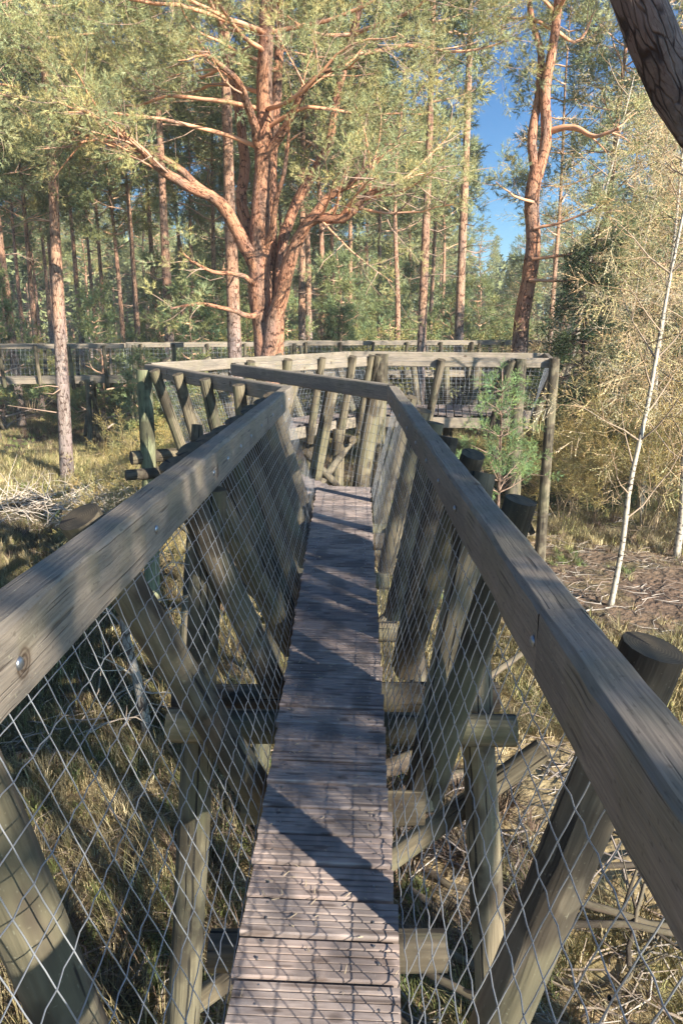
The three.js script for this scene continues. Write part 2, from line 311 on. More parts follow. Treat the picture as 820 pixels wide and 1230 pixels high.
function bolt(parent, p, out, k = 1) { const m = part('bolt', boltGeo, M.bolt, parent); m.position.copy(p); m.quaternion.setFromUnitVectors(UP, out); m.scale.setScalar(k); return m; }
// one side of a boardwalk. railA/railB: inner top edge of the rail; edgeA/edgeB: edge of the deck; posts: list of [place along 0..1, options]
function fence(parent, railA, railB, edgeA, edgeB, posts, o = {}) {
  const dir = railB.clone().sub(railA).setY(0).normalize(), out = V(-dir.z, 0, dir.x); const e = at2(edgeA, edgeB, 0.5), m = at2(railA, railB, 0.5);
  if (out.dot(m.clone().sub(e)) < 0) out.negate();
  const W = o.w ?? 0.095, H = o.h ?? 0.16, off = out.clone().multiplyScalar(W / 2), rails = [];
  const cuts = [0, ...(o.joints ?? []), 1];
  for (let k = 0; k + 1 < cuts.length; k++) {
    const g = 0.0008 / railA.distanceTo(railB), a = at2(railA, railB, cuts[k] + (k ? g : 0)).add(off), b = at2(railA, railB, cuts[k + 1] - (k + 2 < cuts.length ? g : 0)).add(off);
    a.y -= H / 2; b.y -= H / 2; if (k) { a.y -= 0.003; a.addScaledVector(out, 0.002); }
    rails.push([beamPart('rail', a, b, W, H, o.mat ?? M.rail, parent, { rough: o.fine ? 0.011 : 0.007, ease: 0.011, step: o.fine ? 0.07 : 0.22 }), cuts[k], cuts[k + 1]]);
  }
  const rad = o.r ?? 0.062;
  for (const q of posts) {
    const [t, p = {}] = Array.isArray(q) ? q : [q], top = at2(railA, railB, t).addScaledVector(out, W + (p.out ?? rad * 1.15)), foot = at2(edgeA, edgeB, t + (p.rake ?? 0)).addScaledVector(out, p.foot ?? 0.13);
    top.y -= p.cut ?? 0.045; foot.y = edgeA.y - 0.02; const d = foot.clone().sub(top); foot.addScaledVector(d, (p.deep ?? 0.3) / Math.abs(d.y));
    logPart('post', top, foot, (p.r ?? rad) * 0.95, (p.r ?? rad) * 1.04, parent, { mat: p.mat, end: p.end ?? o.end });
    if (o.bolts) { const r = rails.find((x) => t >= x[1] && t <= x[2]); if (r) { const c = at2(railA, railB, t + 0.003); c.y -= H * 0.52; bolt(r[0], c.addScaledVector(out, -0.001), out.clone().negate()); } }
  }
  if (o.mesh !== false) {
    const lift = (p, k) => p.clone().addScaledVector(out, W + 0.004 + k).setY(p.y - 0.07);
    wireMesh(parent, edgeA.clone().addScaledVector(out, 0.02).setY(edgeA.y - 0.03), edgeB.clone().addScaledVector(out, 0.02).setY(edgeB.y - 0.03), lift(railA, 0), lift(railB, 0), o);
  }
  return out;
}
function trestle(parent, c, along, half, deckY, o = {}) {                // two splayed uprights, a pair of cross logs, two crossing braces
  const side = V(-along.z, 0, along.x), at = (s, y, f = 0) => c.clone().addScaledVector(side, s).addScaledVector(along, f).setY(y), gy = groundY(c.x, c.z) - 0.15, r = o.r ?? 0.085;
  for (const s of [-1, 1]) logPart('support_post', at(s * (half - 0.2), deckY + (o.top ?? 0.9)), at(s * (half + 0.12), gy), r * 0.9, r * 1.08, parent, { mat: o.mat });
  for (const f of [-1, 1]) logPart('cross_log', at(-half - rr(0, 0.06), deckY - 0.22 + rr(-0.02, 0.02), f * (r * 2 - 0.01)), at(half + rr(0, 0.06), deckY - 0.22 + rr(-0.02, 0.02), f * (r * 2 - 0.01)), 0.08, 0.076, parent, { mat: o.mat });
  for (const s of o.braces ?? [-1, 1]) logPart('brace', at(s * (half + 0.28), deckY - 0.5, s * r * 1.9), at(-s * (half + 0.05), gy + 0.55, s * r * 1.9), 0.058, 0.062, parent);
}

// ------------------------------------------------------------------ the footbridge underfoot
seedWith(11);
{
  const g = thing('footbridge', 'narrow wooden footbridge of ribbed boards between leaning log posts and heavy rails', 'footbridge');
  const L0 = P(-0.285, 0, -1.7), L1 = P(-0.245, 0, 7.85), R0 = P(0.07, 0, -1.7), R1 = P(0.292, 0, 7.78);
  boards(g, L0, L1, R0, R1);
  { const S = new Buf(), N = new Buf();                       // screw heads and a little litter on the boards
    for (let k = 0; k < 67; k++) for (const e of [0.14, 0.86]) for (const q of [-0.3, 0.3]) { const c = at2(at2(L0, L1, (k + 0.5 + q) / 67), at2(R0, R1, (k + 0.5 + q) / 67), e + rr(-0.02, 0.02)); S.tube([c.clone().setY(-0.004), c.clone().setY(0.0018)], [0.0042, 0.0036], 7); S.tri(c.clone().add(V(-0.0036, 0.0018, 0.002)), c.clone().add(V(0.0036, 0.0018, 0.002)), c.clone().add(V(0, 0.0018, -0.004)), UP); }
    part('screw_heads', S.geo(), M.bolt, g, 'stuff');
    for (let k = 0; k < 260; k++) { const c = at2(at2(L0, L1, rr(0.25, 1)), at2(R0, R1, 0.5), 0).setY(0.004), t = rr(0.25, 1), x = rnd(); c.copy(at2(at2(L0, L1, t), at2(R0, R1, t), x)).setY(0.004); const a = rr(0, 6.28), l = rr(0.008, 0.03); N.tube([c, c.clone().add(V(Math.cos(a) * l, rr(0, 0.003), Math.sin(a) * l))], [rr(0.0008, 0.0022), 0.0007], 4); }
    part('needle_litter', N.geo(), std({ color: lin(0.42, 0.33, 0.22) }), g, 'stuff'); }
  for (const k of [0.16, 0.84]) beamPart('stringer', at2(L0, R0, k).setY(-0.125), at2(L1, R1, k).setY(-0.125), 0.06, 0.17, M.rail, g);
  const along = P(0.012, 0, 1).normalize();
  // right hand side
  fence(g, P(0.375, 1.05, -1.7), P(0.438, 1.05, 7.48), R0, R1, [
    [0.185, { foot: 0.2 }], [0.345, { r: 0.066, cut: 0.085, out: 0.14, foot: 0.26 }], [0.475, { out: 0.13, foot: 0.24 }], [0.585, { out: 0.12, rake: 0.015, foot: 0.22 }], [0.53, { rake: -0.045, foot: 0.2 }], [0.65, { rake: -0.03, foot: 0.2 }], [0.72, { rake: -0.02, foot: 0.18 }], [0.8, { foot: 0.16 }], [0.92, { r: 0.056 }]], { joints: [0.345], bolts: true, fine: true, sides: 5, r: 0.064, mat: M.rail, w: 0.098 });
  // left hand side
  fence(g, P(-0.62, 1.14, -1.7), P(-0.462, 1.05, 7.48), L0, L1, [
    [0.16], [0.32, { r: 0.07, foot: 0.27 }], [0.425, { r: 0.066, rake: 0.03, out: 0.12 }], [0.53, { rake: 0.02 }], [0.615, { rake: 0.02 }], [0.57, { rake: 0.05 }], [0.66, {}], [0.715], [0.79, { rake: 0.02 }], [0.865], [0.94]], { bolts: true, fine: true, sides: 5, r: 0.064, mat: M.rail, h: 0.172 });
  for (const f of [-0.6, 1.1, 2.02, 2.75, 4.6, 5.6]) { const c = P(mix(-0.07, 0.02, f / 8), 0, f); logPart('cross_log', c.clone().add(V(-0.36, -0.285, 0)), c.clone().add(V(0.37, -0.285, 0)), 0.062, 0.066, g); }
  trestle(g, P(-0.02, 0, 3.45), along, 0.78, -0.02, { braces: [1] });
  trestle(g, P(0.02, 0, 6.75), along, 0.72, -0.02, { top: -0.12 });
  trestle(g, P(-0.08, 0, -0.9), along, 0.78, -0.02, { top: 0.4 });
}
// ------------------------------------------------------------------ the leg that turns left
{
  const g = thing('footbridge', 'short shaded leg of boardwalk with slanting posts turning left to the platform', 'footbridge');
  const rA = P(0.438, 1.055, 7.49), rB = P(-1.55, 1.09, 11.0), lA = P(-0.48, 1.045, 7.5), lB = P(-2.66, 1.09, 11.0);
  const eRA = P(0.02, -0.03, 7.75), eRB = P(-1.85, -0.03, 11.15), eLA = P(-0.49, -0.03, 7.6), eLB = P(-2.4, -0.03, 11.3);
  boards(g, eLA, eLB, eRA, eRB);
  for (const k of [0.12, 0.88]) beamPart('stringer', at2(eLA, eRA, k).setY(-0.15), at2(eLB, eRB, k).setY(-0.15), 0.06, 0.17, M.rail, g);
  const o = { r: 0.072, mat: M.rail };
  fence(g, rA, rB, P(0.34, -0.03, 7.5), eRB, [[0.12, { r: 0.085, deep: 0.7, mat: M.log[2] }], [0.34, { deep: 0.5, mat: M.log[2], r: 0.08 }], [0.58, {}], [0.82, {}]], o);
  fence(g, lA, lB, eLA, eLB, [[0.2, { deep: 0.35 }], [0.42, {}], [0.63, { mat: M.log[2] }], [0.84, { mat: M.log[2] }]], o);
  const d = eLB.clone().sub(eLA).setY(0).normalize();
  trestle(g, at2(eLA, eRB, 0.55), d, 0.75, -0.05, { top: 0.5, r: 0.08 });
  logPart('corner_post', P(-2.72, 1.02, 10.82), P(-2.8, groundY(-2.8, -10.8) - 0.2, 10.8), 0.105, 0.115, g, { mat: std({ map: logTex, bumpMap: logBump, bumpScale: 0.006, color: lin(0.66, 0.82, 0.7) }) });
  logPart('cross_log', P(-2.95, -0.2, 10.75), P(-1.5, -0.2, 11.6), 0.095, 0.09, g, { mat: M.log[2] });
  logPart('cross_log', P(-3.0, -0.42, 10.6), P(-1.6, -0.42, 11.35), 0.08, 0.08, g);
}
// ------------------------------------------------------------------ the platform beyond
{
  const g = thing('viewing_platform', 'sunlit boardwalk platform fenced with pale rails in front of the big pine', 'platform');
  const A = P(-1.55, 1.1, 11.05), B = P(0.45, 1.075, 14.2), C = P(3.62, 1.06, 13.8), D = P(-2.66, 1.1, 11.05), E = P(-0.7, 1.09, 14.9), F = P(0.2, 1.085, 16.7), H = P(4.2, 1.06, 16.4);
  const y = 0.0, eA = P(-1.72, y, 11.3), eB = P(0.32, y, 14.45), eC = P(3.4, y, 14.1), eD = P(-2.3, y, 11.6), eE = P(-0.35, y, 14.75), eF = P(0.5, y, 16.45), eH = P(3.95, y, 16.15);
  boards(g, eD, eE, eA, eB, 0.143);
  boards(g, P(0.3, y + 0.004, 14.5), eC, P(0.45, y + 0.004, 16.4), P(3.75, y + 0.004, 16.15), 0.143);
  beamPart('fascia', eA.clone().setY(-0.13), eB.clone().setY(-0.13), 0.05, 0.19, M.rail, g); beamPart('fascia', eB.clone().setY(-0.13), eC.clone().setY(-0.13), 0.05, 0.19, M.rail, g);
  beamPart('fascia', eD.clone().setY(-0.13), eE.clone().setY(-0.13), 0.05, 0.17, M.rail, g);
  for (const k of [0.3, 0.7]) beamPart('stringer', at2(eB, P(0.45, 0, 16.4), k).setY(-0.13), at2(eC, eH, k).setY(-0.13), 0.06, 0.17, M.rail, g);
  const o = { r: 0.07, mat: M.rail, h: 0.17 };
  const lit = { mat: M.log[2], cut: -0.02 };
  fence(g, A, B, eA, eB, [[0.06, lit], [0.3, { ...lit, deep: 0.25 }], [0.55, { ...lit, r: 0.064 }], [0.8, { ...lit, r: 0.075 }], [0.97, { ...lit, r: 0.062 }]], o);
  fence(g, B, C, eB, eC, [[0.07, lit], [0.42, { mat: M.log[0], r: 0.075, cut: 0.04 }], [0.8, { mat: M.log[0] }]], o);
  fence(g, D, E, eD, eE, [[0.12, lit], [0.35, lit], [0.6, lit], [0.85, lit]], { ...o, mat: M.rail });
  fence(g, E, F, eE, eF, [[0.3], [0.8]], o); fence(g, F, H, eF, eH, [[0.15], [0.32], [0.5], [0.66, { r: 0.06 }], [0.84, {}]], o); fence(g, H, C, eH, eC, [[0.3], [0.7]], o);
  // uprights that carry it
  const up = (name, x, f, top, r, lean = 0, m = M.log[2]) => logPart(name, P(x + lean, top, f), P(x, groundY(x, -f) - 0.2, f - 0.05), r * 0.92, r * 1.05, g, { mat: m });
  up('support_post', 3.62, 13.62, 1.06, 0.098, 0.06); up('support_post', 3.05, 13.78, 1.05, 0.115, 0.08, M.log[0]); up('support_post', 0.62, 14.1, 1.12, 0.13, 0.1); up('support_post', -0.05, 13.5, -0.15, 0.11); up('support_post', -1.4, 11.6, -0.15, 0.1);
  up('support_post', 2.0, 14.6, -0.2, 0.1, 0, M.log[0]); up('support_post', 1.2, 16.2, -0.2, 0.1); up('support_post', 3.7, 16.1, -0.2, 0.1); up('support_post', -1.9, 12.6, -0.2, 0.1); up('support_post', -0.6, 14.9, -0.2, 0.1);
  logPart('brace', P(3.5, -2.1, 13.7), P(2.7, -0.5, 13.9), 0.06, 0.06, g); logPart('brace', P(-1.2, -2.0, 11.9), P(0.2, -0.35, 13.7), 0.07, 0.065, g); logPart('brace', P(0.5, -1.9, 13.9), P(-0.6, -0.4, 12.6), 0.07, 0.065, g);
  logPart('cross_log', P(-0.15, -0.32, 14.05), P(0.2, -0.32, 13.35), 0.075, 0.075, g); logPart('cross_log', P(1.7, -0.31, 13.85), P(2.0, -0.31, 16.3), 0.085, 0.08, g); logPart('cross_log', P(3.15, -0.31, 13.6), P(3.6, -0.31, 16.2), 0.085, 0.08, g);
  logPart('cross_log', P(-1.05, -0.31, 12.0), P(-1.9, -0.31, 12.6), 0.075, 0.075, g);
}
// ------------------------------------------------------------------ the walkway far behind, seen under the trees
{
  const g = thing('raised_walkway', 'distant raised walkway on crossed log stilts among the trees', 'walkway');
  const pts = [[-19, 25.5], [-7.4, 27.2], [-2, 28.6], [7.6, 30]].map(([x, f]) => P(x, 0, f));
  for (let k = 0; k < 3; k++) {
    const a = pts[k], b = pts[k + 1], d = b.clone().sub(a).normalize(), s = V(-d.z, 0, d.x), y = -0.05 + 0.03 * k;
    const side = (q, w, h) => q.clone().addScaledVector(s, w).setY(h);
    beamPart('deck', side(a, 0, y - 0.05), side(b, 0, y - 0.05), 0.6, 0.1, M.rail, g);
    for (const w of [-1, 1]) {
      beamPart('stringer', side(a, w * 0.25, y - 0.17), side(b, w * 0.25, y - 0.17), 0.08, 0.16, M.rail, g);
      const L = a.distanceTo(b), n = Math.round(L / 1.15), ps = []; for (let q = 0; q < n; q++) ps.push([(q + 0.5 + rr(-0.1, 0.1)) / n, { deep: rr(0.25, 0.45), mat: pick(M.log) }]);
      fence(g, side(a, w * 0.5, y + 1.08), side(b, w * 0.5, y + 1.08), side(a, w * 0.28, y), side(b, w * 0.28, y), ps, { mat: M.rail, cell: 0.15, wire: 0.0026, sides: 3, end: M.end });
    }
    for (let q = 0.25; q < a.distanceTo(b); q += 3.4) { const c = a.clone().addScaledVector(d, q); trestle(g, c, d, 0.75, y, { top: rnd() < 0.4 ? 1.0 : -0.1, r: 0.09 }); }
  }
}
// ------------------------------------------------------------------ foliage pieces (unit shoots that point along +y)
function shootGeo(seed, o) {
  const r = mulberry(seed), B = new Buf(), dir = V(0, 0, 0), a = V(0, 0, 0), b = V(0, 0, 0), q = new THREE.Quaternion();
  const cone = (ax, ang, roll) => { const e = V(0, 0, 0).crossVectors(ax, Math.abs(ax.y) > 0.9 ? V(1, 0, 0) : UP).normalize(); return ax.clone().applyAxisAngle(e, ang).applyAxisAngle(ax, roll); };
  const shoots = [[V(0, 0.45, 0), V(0, 1, 0), 0.55]];
  for (let k = 0; k < o.side; k++) { const t = 0.12 + 0.5 * k / o.side; shoots.push([V(0, t, 0), cone(UP, 0.75 + 0.35 * r(), k * 2.4 + r()), 0.5 - 0.18 * t]); }
  for (const [p, d, l] of shoots) {
    for (let k = 0; k < o.needles; k++) {
      const t = (o.from ?? 0.15) + (1 - (o.from ?? 0.15)) * (k + r()) / o.needles; a.copy(p).addScaledVector(d, l * t);
      dir.copy(cone(d, o.open * (0.55 + 0.7 * r()) * (1.15 - 0.5 * t), r() * 6.283)); const len = o.len * (0.7 + 0.5 * r());
      b.set(r() - 0.5, r() - 0.5, r() - 0.5).cross(dir).normalize();
      const w = o.wide * (0.8 + 0.4 * r()), n = V(0, 0, 0).crossVectors(b, dir).normalize();
      if (o.leaf) { const m = a.clone().addScaledVector(dir, len * 0.5), e = a.clone().addScaledVector(dir, len), x = m.clone().addScaledVector(b, w), y = m.clone().addScaledVector(b, -w); B.tri(a.clone(), x, e, n); B.tri(a.clone(), e, y, n); }
      else B.tri(a.clone().addScaledVector(b, -w), a.clone().addScaledVector(b, w), a.clone().addScaledVector(dir, len), n);
    }
    if (o.stem) B.tube([p.clone(), p.clone().addScaledVector(d, l * 0.95)], [o.stem, o.stem * 0.4], 3);
  }
  return B.geo();
}
const PINE_SHOOTS = [1, 2].map((s) => shootGeo(s * 31, { side: 6, needles: 24, open: 0.85, len: 0.21, wide: 0.0082, from: 0.22 }));
const FAR_SHOOTS = [1, 2].map((s) => shootGeo(s * 37, { side: 6, needles: 15, open: 0.95, len: 0.26, wide: 0.017, from: 0.15 }));
const SPRUCE_SHOOTS = [1, 2].map((s) => shootGeo(s * 41, { side: 8, needles: 20, open: 0.95, len: 0.1, wide: 0.02, from: 0 }));
const BIRCH_SHOOTS = [1, 2].map((s) => shootGeo(s * 43, { side: 6, needles: 5, open: 0.9, len: 0.062, wide: 0.012, leaf: true, stem: 0.007, from: 0.25 }));
const LEAF_SHOOTS = [1, 2].map((s) => shootGeo(s * 47, { side: 7, needles: 9, open: 1.0, len: 0.11, wide: 0.035, leaf: true, stem: 0.006, from: 0.1 }));
const ORANGE = [0.7, 0.34, 0.185], GREYBARK = [0.33, 0.255, 0.22], TWIG = [0.36, 0.24, 0.17];
const rv = (k) => V(rr(-k, k), rr(-k, k), rr(-k, k));
class Tree {
  constructor(o = {}) { this.trunk = new Buf(); this.wood = new Buf(); this.S = []; this.o = { wiggle: 0.16, up: 0.05, step: 0.3, spray: 0.38, flat: 0.6, ...o }; this.col = o.col ?? (() => ORANGE); this.twig = o.twig ?? TWIG; }
  curve(ctrl, n) { const c = new THREE.CatmullRomCurve3(ctrl, false, 'centripetal'); return c.getSpacedPoints(n); }
  stem(ctrl, r0, r1, n = 22, sides = 14, buf = this.trunk, pow = 1) {
    const kink = buf === this.trunk ? 0 : 0.35; const pts = ctrl.length > 2 ? this.curve(ctrl, n) : [...Array(n + 1).keys()].map((k) => at2(ctrl[0], ctrl[1], k / n)), s = Math.floor(rnd() * 1e4);
    let run = 0; if (kink) pts.forEach((p, k) => { if (!k) return; run += ctrl[0].distanceTo(ctrl[ctrl.length - 1]) / n; const a = kink * Math.min(1, k / 4) * 0.4; p.add(V((fbm(run * 1.6, 1, 0, 0, s, 3) - 0.5) * a, (fbm(run * 1.6, 5, 0, 0, s + 9, 3) - 0.5) * a, (fbm(run * 1.6, 9, 0, 0, s + 19, 3) - 0.5) * a)); });
    const rad = pts.map((p, k) => mix(r0, r1, Math.pow(k / n, pow)) * (1 + 0.09 * (vn(k * 0.7, 0, 0, 0, s) - 0.5)));
    buf.tube(pts, rad, sides, { col: (q) => this.col(q), v0: rnd() * 3, round: Math.max(0.3, Math.round(2 * Math.PI * r0 / 0.3) * 0.3), wob: (a, l) => 0.1 * (vn(Math.cos(a) * 1.4 + 9, Math.sin(a) * 1.4 + 9 + l * 1.5, 0, 0, s) - 0.5) });
    return pts;
  }
  branch(p0, d0, len, r, lvl) {
    const o = this.o, n = Math.max(3, Math.ceil(len / 0.4)), pts = [p0.clone()], d = d0.clone().normalize(), rad = [r], dirs = [d.clone()];
    for (let k = 1; k <= n; k++) { d.add(rv(o.wiggle)); d.y += o.up; d.normalize(); pts.push(pts[k - 1].clone().addScaledVector(d, len / n)); rad.push(r * mix(1, 0.25, k / n)); dirs.push(d.clone()); }
    const tw = this.twig, thick = r > (o.thick ?? 0.02);
    if (r > (o.least ?? 0)) this.wood.tube(pts, rad, thick ? 6 : lvl ? 4 : 3, { col: thick ? (q) => this.col(q) : () => tw });
    this.leaf(pts, dirs, lvl, len, r);
  }
  leaf(pts, dirs, lvl, len, r, t0 = 0.28) {
    const o = this.o, n = pts.length - 1;
    if (lvl > 0) {
      const m = Math.max(2, Math.round(len * (o.dens?.[lvl] ?? 3)));
      for (let k = 0; k < m; k++) {
        const t = mix(t0, 0.99, (k + rnd()) / m), x = t * n, i = Math.min(n - 1, Math.floor(x)), p = at2(pts[i], pts[i + 1], x - i), d = dirs[i];
        const e = rv(1); e.y *= o.flat; e.addScaledVector(d, -e.dot(d)).normalize(); const c = d.clone().multiplyScalar(0.75).add(e.multiplyScalar(rr(0.6, 1.1))); c.y += o.up;
        this.branch(p, c, len * rr(0.28, 0.5) * (1.25 - 0.55 * t) + 0.15, Math.min(r * 0.5, 0.03), lvl - 1);
      }
    }
    if (lvl <= 1) { const m = Math.max(1, Math.round(len / o.step)); for (let k = 0; k < m; k++) { const t = mix(lvl ? 0.55 : 0.3, 1, (k + 1) / m), x = t * n, i = Math.min(n - 1, Math.floor(x)); const d = dirs[i].clone().add(rv(0.55)); d.y += o.tip ?? 0.4; this.S.push([at2(pts[i], pts[i + 1], x - i), d.normalize(), o.spray * rr(0.75, 1.25)]); } }
  }
  limb(ctrl, r0, r1, lvl, t0, o = {}) {      // a limb along given points, with branches on its outer part
    const n = o.n ?? 20, pts = this.stem(ctrl, r0, r1, n, o.sides ?? 10, o.buf ?? this.wood), dirs = pts.map((p, k) => pts[Math.min(k + 1, n)].clone().sub(pts[Math.max(0, k - 1)]).normalize());
    let len = 0; for (let k = 1; k <= n; k++) len += pts[k].distanceTo(pts[k - 1]);
    this.leaf(pts, dirs, lvl, Math.min(len, o.reach ?? 99), r1 * 1.6, t0); return pts;
  }
  put(g, shoots, mat, tone, barkMat = M.bark, jitter = 0.25) {
    if (this.trunk.p.length) part('trunk', this.trunk.geo(), barkMat, g);
    if (this.wood.p.length) part('branches', this.wood.geo(), this.o.woodMat ?? M.twig, g, 'stuff');
    shoots.forEach((geo, h) => {
      const S = this.S.filter((_, k) => k % shoots.length === h); if (!S.length) return;
      const im = shadow(new THREE.InstancedMesh(geo, mat, S.length)), q = new THREE.Quaternion(), m = new THREE.Matrix4(), c = new THREE.Color();
      S.forEach(([p, d, s], k) => { q.setFromUnitVectors(UP, d); m.compose(p, q.multiply(new THREE.Quaternion().setFromAxisAngle(UP, rnd() * 6.28)), V(s, s, s)); im.setMatrixAt(k, m); const w = 1 + rr(-jitter, jitter), y = rr(-0.12, 0.2), t = Array.isArray(tone[0]) ? pick(tone) : tone; c.setRGB(t[0] * w * (1 + y), t[1] * w, t[2] * w * (1 - y)); im.setColorAt(k, c); });
      im.name = 'foliage'; im.userData.kind = 'stuff'; g.add(im);
    });
    return g;
  }
}
const barkBy = (y0, y1, hi = ORANGE, lo = GREYBARK) => (q) => { const n = fbm(q.x * 3 + 50, q.y * 2.2 + 50 + q.z * 3, 0, 0, 301, 3), m = fbm(q.x * 5 + 20, q.y * 1.3 + 30 - q.z * 5, 0, 0, 311, 2); const c = mix3(lo, hi, sst(y0, y1, q.y + (n - 0.5) * (y1 - y0) * 1.6)); return mix3(c, [0.3, 0.24, 0.2], sst(0.58, 0.68, m) * 0.55); };
const PINE_TONE = [[0.33, 0.325, 0.14], [0.28, 0.295, 0.13], [0.37, 0.35, 0.16]], FAR_TONE = [[0.22, 0.24, 0.1], [0.19, 0.21, 0.085], [0.26, 0.26, 0.11]];

// ------------------------------------------------------------------ the big many-stemmed pine
seedWith(101);
{
  const g = thing('pine_tree', 'huge old pine with several orange stems rising behind the platform', 'pine tree');
  const gy = groundY(-1.7, -18.5) - 0.1;
  const T = new Tree({ col: barkBy(-1.5, 1.6), dens: { 1: 3.0, 2: 2.2, 3: 1.7 }, spray: 0.36, step: 0.38, up: 0.06, wiggle: 0.2 });
  const pt = (a) => a.map((q) => V(q[0], q[1], q[2]));
  const stemPart = (name, ctrl, r0, r1, n = 22, pow = 1) => { const b = new Buf(); const p = T.stem(pt(ctrl), r0, r1, n, 16, b, pow); part(name, b.geo(), M.bark, g); return p; };
  const gp = stemPart('trunk', [[-1.68, gy, -18.5], [-1.69, -0.8, -18.5], [-1.7, 0.5, -18.5], [-1.78, 1.3, -18.5], [-1.87, 2.07, -18.5], [-1.88, 3.15, -18.5], [-1.81, 4.17, -18.4], [-1.72, 5.18, -18.3], [-1.64, 6.19, -18.3], [-1.62, 7.29, -18.2], [-1.5, 9, -18.2], [-1.3, 12, -18.1]], 0.47, 0.08, 40, 0.56);
  const st2 = stemPart('stem', [[-1.6, 0.6, -18.6], [-1.7, 2.07, -18.8], [-1.66, 3.18, -18.9], [-1.62, 4.61, -19], [-1.5, 6.44, -19.3], [-1.41, 8.03, -19.5], [-1.2, 11, -19.8]], 0.2, 0.06);
  const st3 = stemPart('stem', [[-1.87, 2.6, -18.6], [-2.15, 3.54, -18.8], [-2.27, 4.42, -18.9], [-2.19, 5.5, -19], [-2.37, 6.53, -19], [-2.58, 7.54, -19], [-3, 10, -19.2]], 0.16, 0.05);
  const st4 = stemPart('stem', [[-1.52, 0.9, -18.6], [-1.46, 1.8, -18.65], [-1.39, 2.82, -18.7], [-1.32, 3.7, -18.8], [-0.95, 4.51, -18.9], [-0.41, 5.3, -18.9], [-0.04, 6.76, -18.9], [0.36, 8.32, -18.9], [0.7, 10.5, -18.9]], 0.15, 0.05);
  const limbPart = (ctrl, r0, r1, lvl, t0, o = {}) => { const b = new Buf(); T.limb(pt(ctrl), r0, r1, lvl, t0, { buf: b, sides: 12, ...o }); part('limb', b.geo(), M.bark, g); };
  limbPart([[-1.86, 2.5, -18.5], [-2.0, 3.14, -18.4], [-2.28, 3.64, -18.2], [-2.62, 4.17, -17.9], [-3.01, 4.42, -17.6], [-3.62, 4.68, -17.2], [-4.17, 5.17, -16.8], [-4.76, 5.64, -16.4]], 0.18, 0.05, 2, 0.62);
  limbPart([[-2.6, 4.14, -17.9], [-3.1, 4.6, -17.9], [-3.7, 5.0, -17.9], [-4.5, 5.3, -17.8], [-5.6, 5.6, -17.6]], 0.1, 0.03, 2, 0.5);
  limbPart([[-1.74, 0.0, -18.4], [-1.68, 1.0, -18.32], [-1.54, 1.8, -18.15], [-1.28, 2.56, -18], [-0.96, 3.43, -17.7], [-0.62, 3.84, -17.5], [0.0, 3.81, -17.2], [0.51, 4.17, -17], [1.01, 4.34, -16.8]], 0.26, 0.05, 2, 0.68);
  limbPart([[-0.7, 3.75, -17.55], [-0.3, 4.2, -17.5], [0.1, 4.5, -17.4], [0.8, 4.95, -17.2]], 0.12, 0.03, 2, 0.35);
  limbPart([[-1.88, 1.97, -18.4], [-2.03, 1.82, -18], [-2.4, 1.92, -17.6], [-3.04, 2.02, -17.2], [-3.63, 1.94, -17]], 0.075, 0.02, 1, 0.6, { reach: 1.5 });
  limbPart([[-1.9, 2.47, -18.4], [-2.23, 2.72, -18], [-2.88, 2.77, -17.5], [-3.39, 3.16, -17]], 0.07, 0.02, 1, 0.6, { reach: 1.6 });
  limbPart([[-1.77, 5.3, -18.3], [-1.93, 5.9, -17.8], [-2.08, 6.37, -17.3], [-2.42, 6.63, -16.8], [-2.92, 6.69, -16.3]], 0.11, 0.03, 2, 0.35);
  limbPart([[-1.72, 5.1, -18.3], [-1.16, 5.79, -18], [-0.77, 6.3, -17.5], [-0.25, 6.54, -17], [0.32, 6.5, -16.6]], 0.11, 0.03, 2, 0.35);
  limbPart([[-1.85, 3.2, -18.5], [-1.62, 3.5, -18.2], [-1.3, 4.6, -17.9], [-1.1, 5.6, -17.6]], 0.08, 0.03, 1, 0.8, { reach: 1 });
  const radial = (stem, t, az, len, rise, r, lvl = 2) => { const p = stem[Math.floor(t * (stem.length - 1))], d = V(Math.cos(az), 0, Math.sin(az)), e = (k, y) => p.clone().addScaledVector(d, k * len).add(V(rr(-0.35, 0.35), y + rr(-0.3, 0.3), rr(-0.35, 0.35))); T.limb([p.clone(), e(0.33, rise * 0.25), e(0.66, rise * 0.6), e(1, rise)], r, r * 0.25, lvl, 0.3, { n: 12, sides: 7 }); };
  for (let k = 0; k < 24; k++) radial(pick([gp, st2, st3, st4]), rr(0.62, 0.97), k * 2.4 + rr(-0.4, 0.4), rr(2.2, 4.4), rr(0.2, 1.4), rr(0.035, 0.055));
  for (const [az, len, rise, t] of [[2.75, 4.6, 0.5, 0.56], [3.3, 5, 0.6, 0.6], [0.75, 4.0, 0.7, 0.62], [0.35, 3.8, 0.3, 0.58], [2.35, 4.6, 0.9, 0.7], [2.9, 5.2, 1.0, 0.7], [0.2, 4.2, 0.6, 0.7]]) radial(gp, t, az, len, rise, 0.052);
  T.put(g, PINE_SHOOTS, M.needle, PINE_TONE);
}
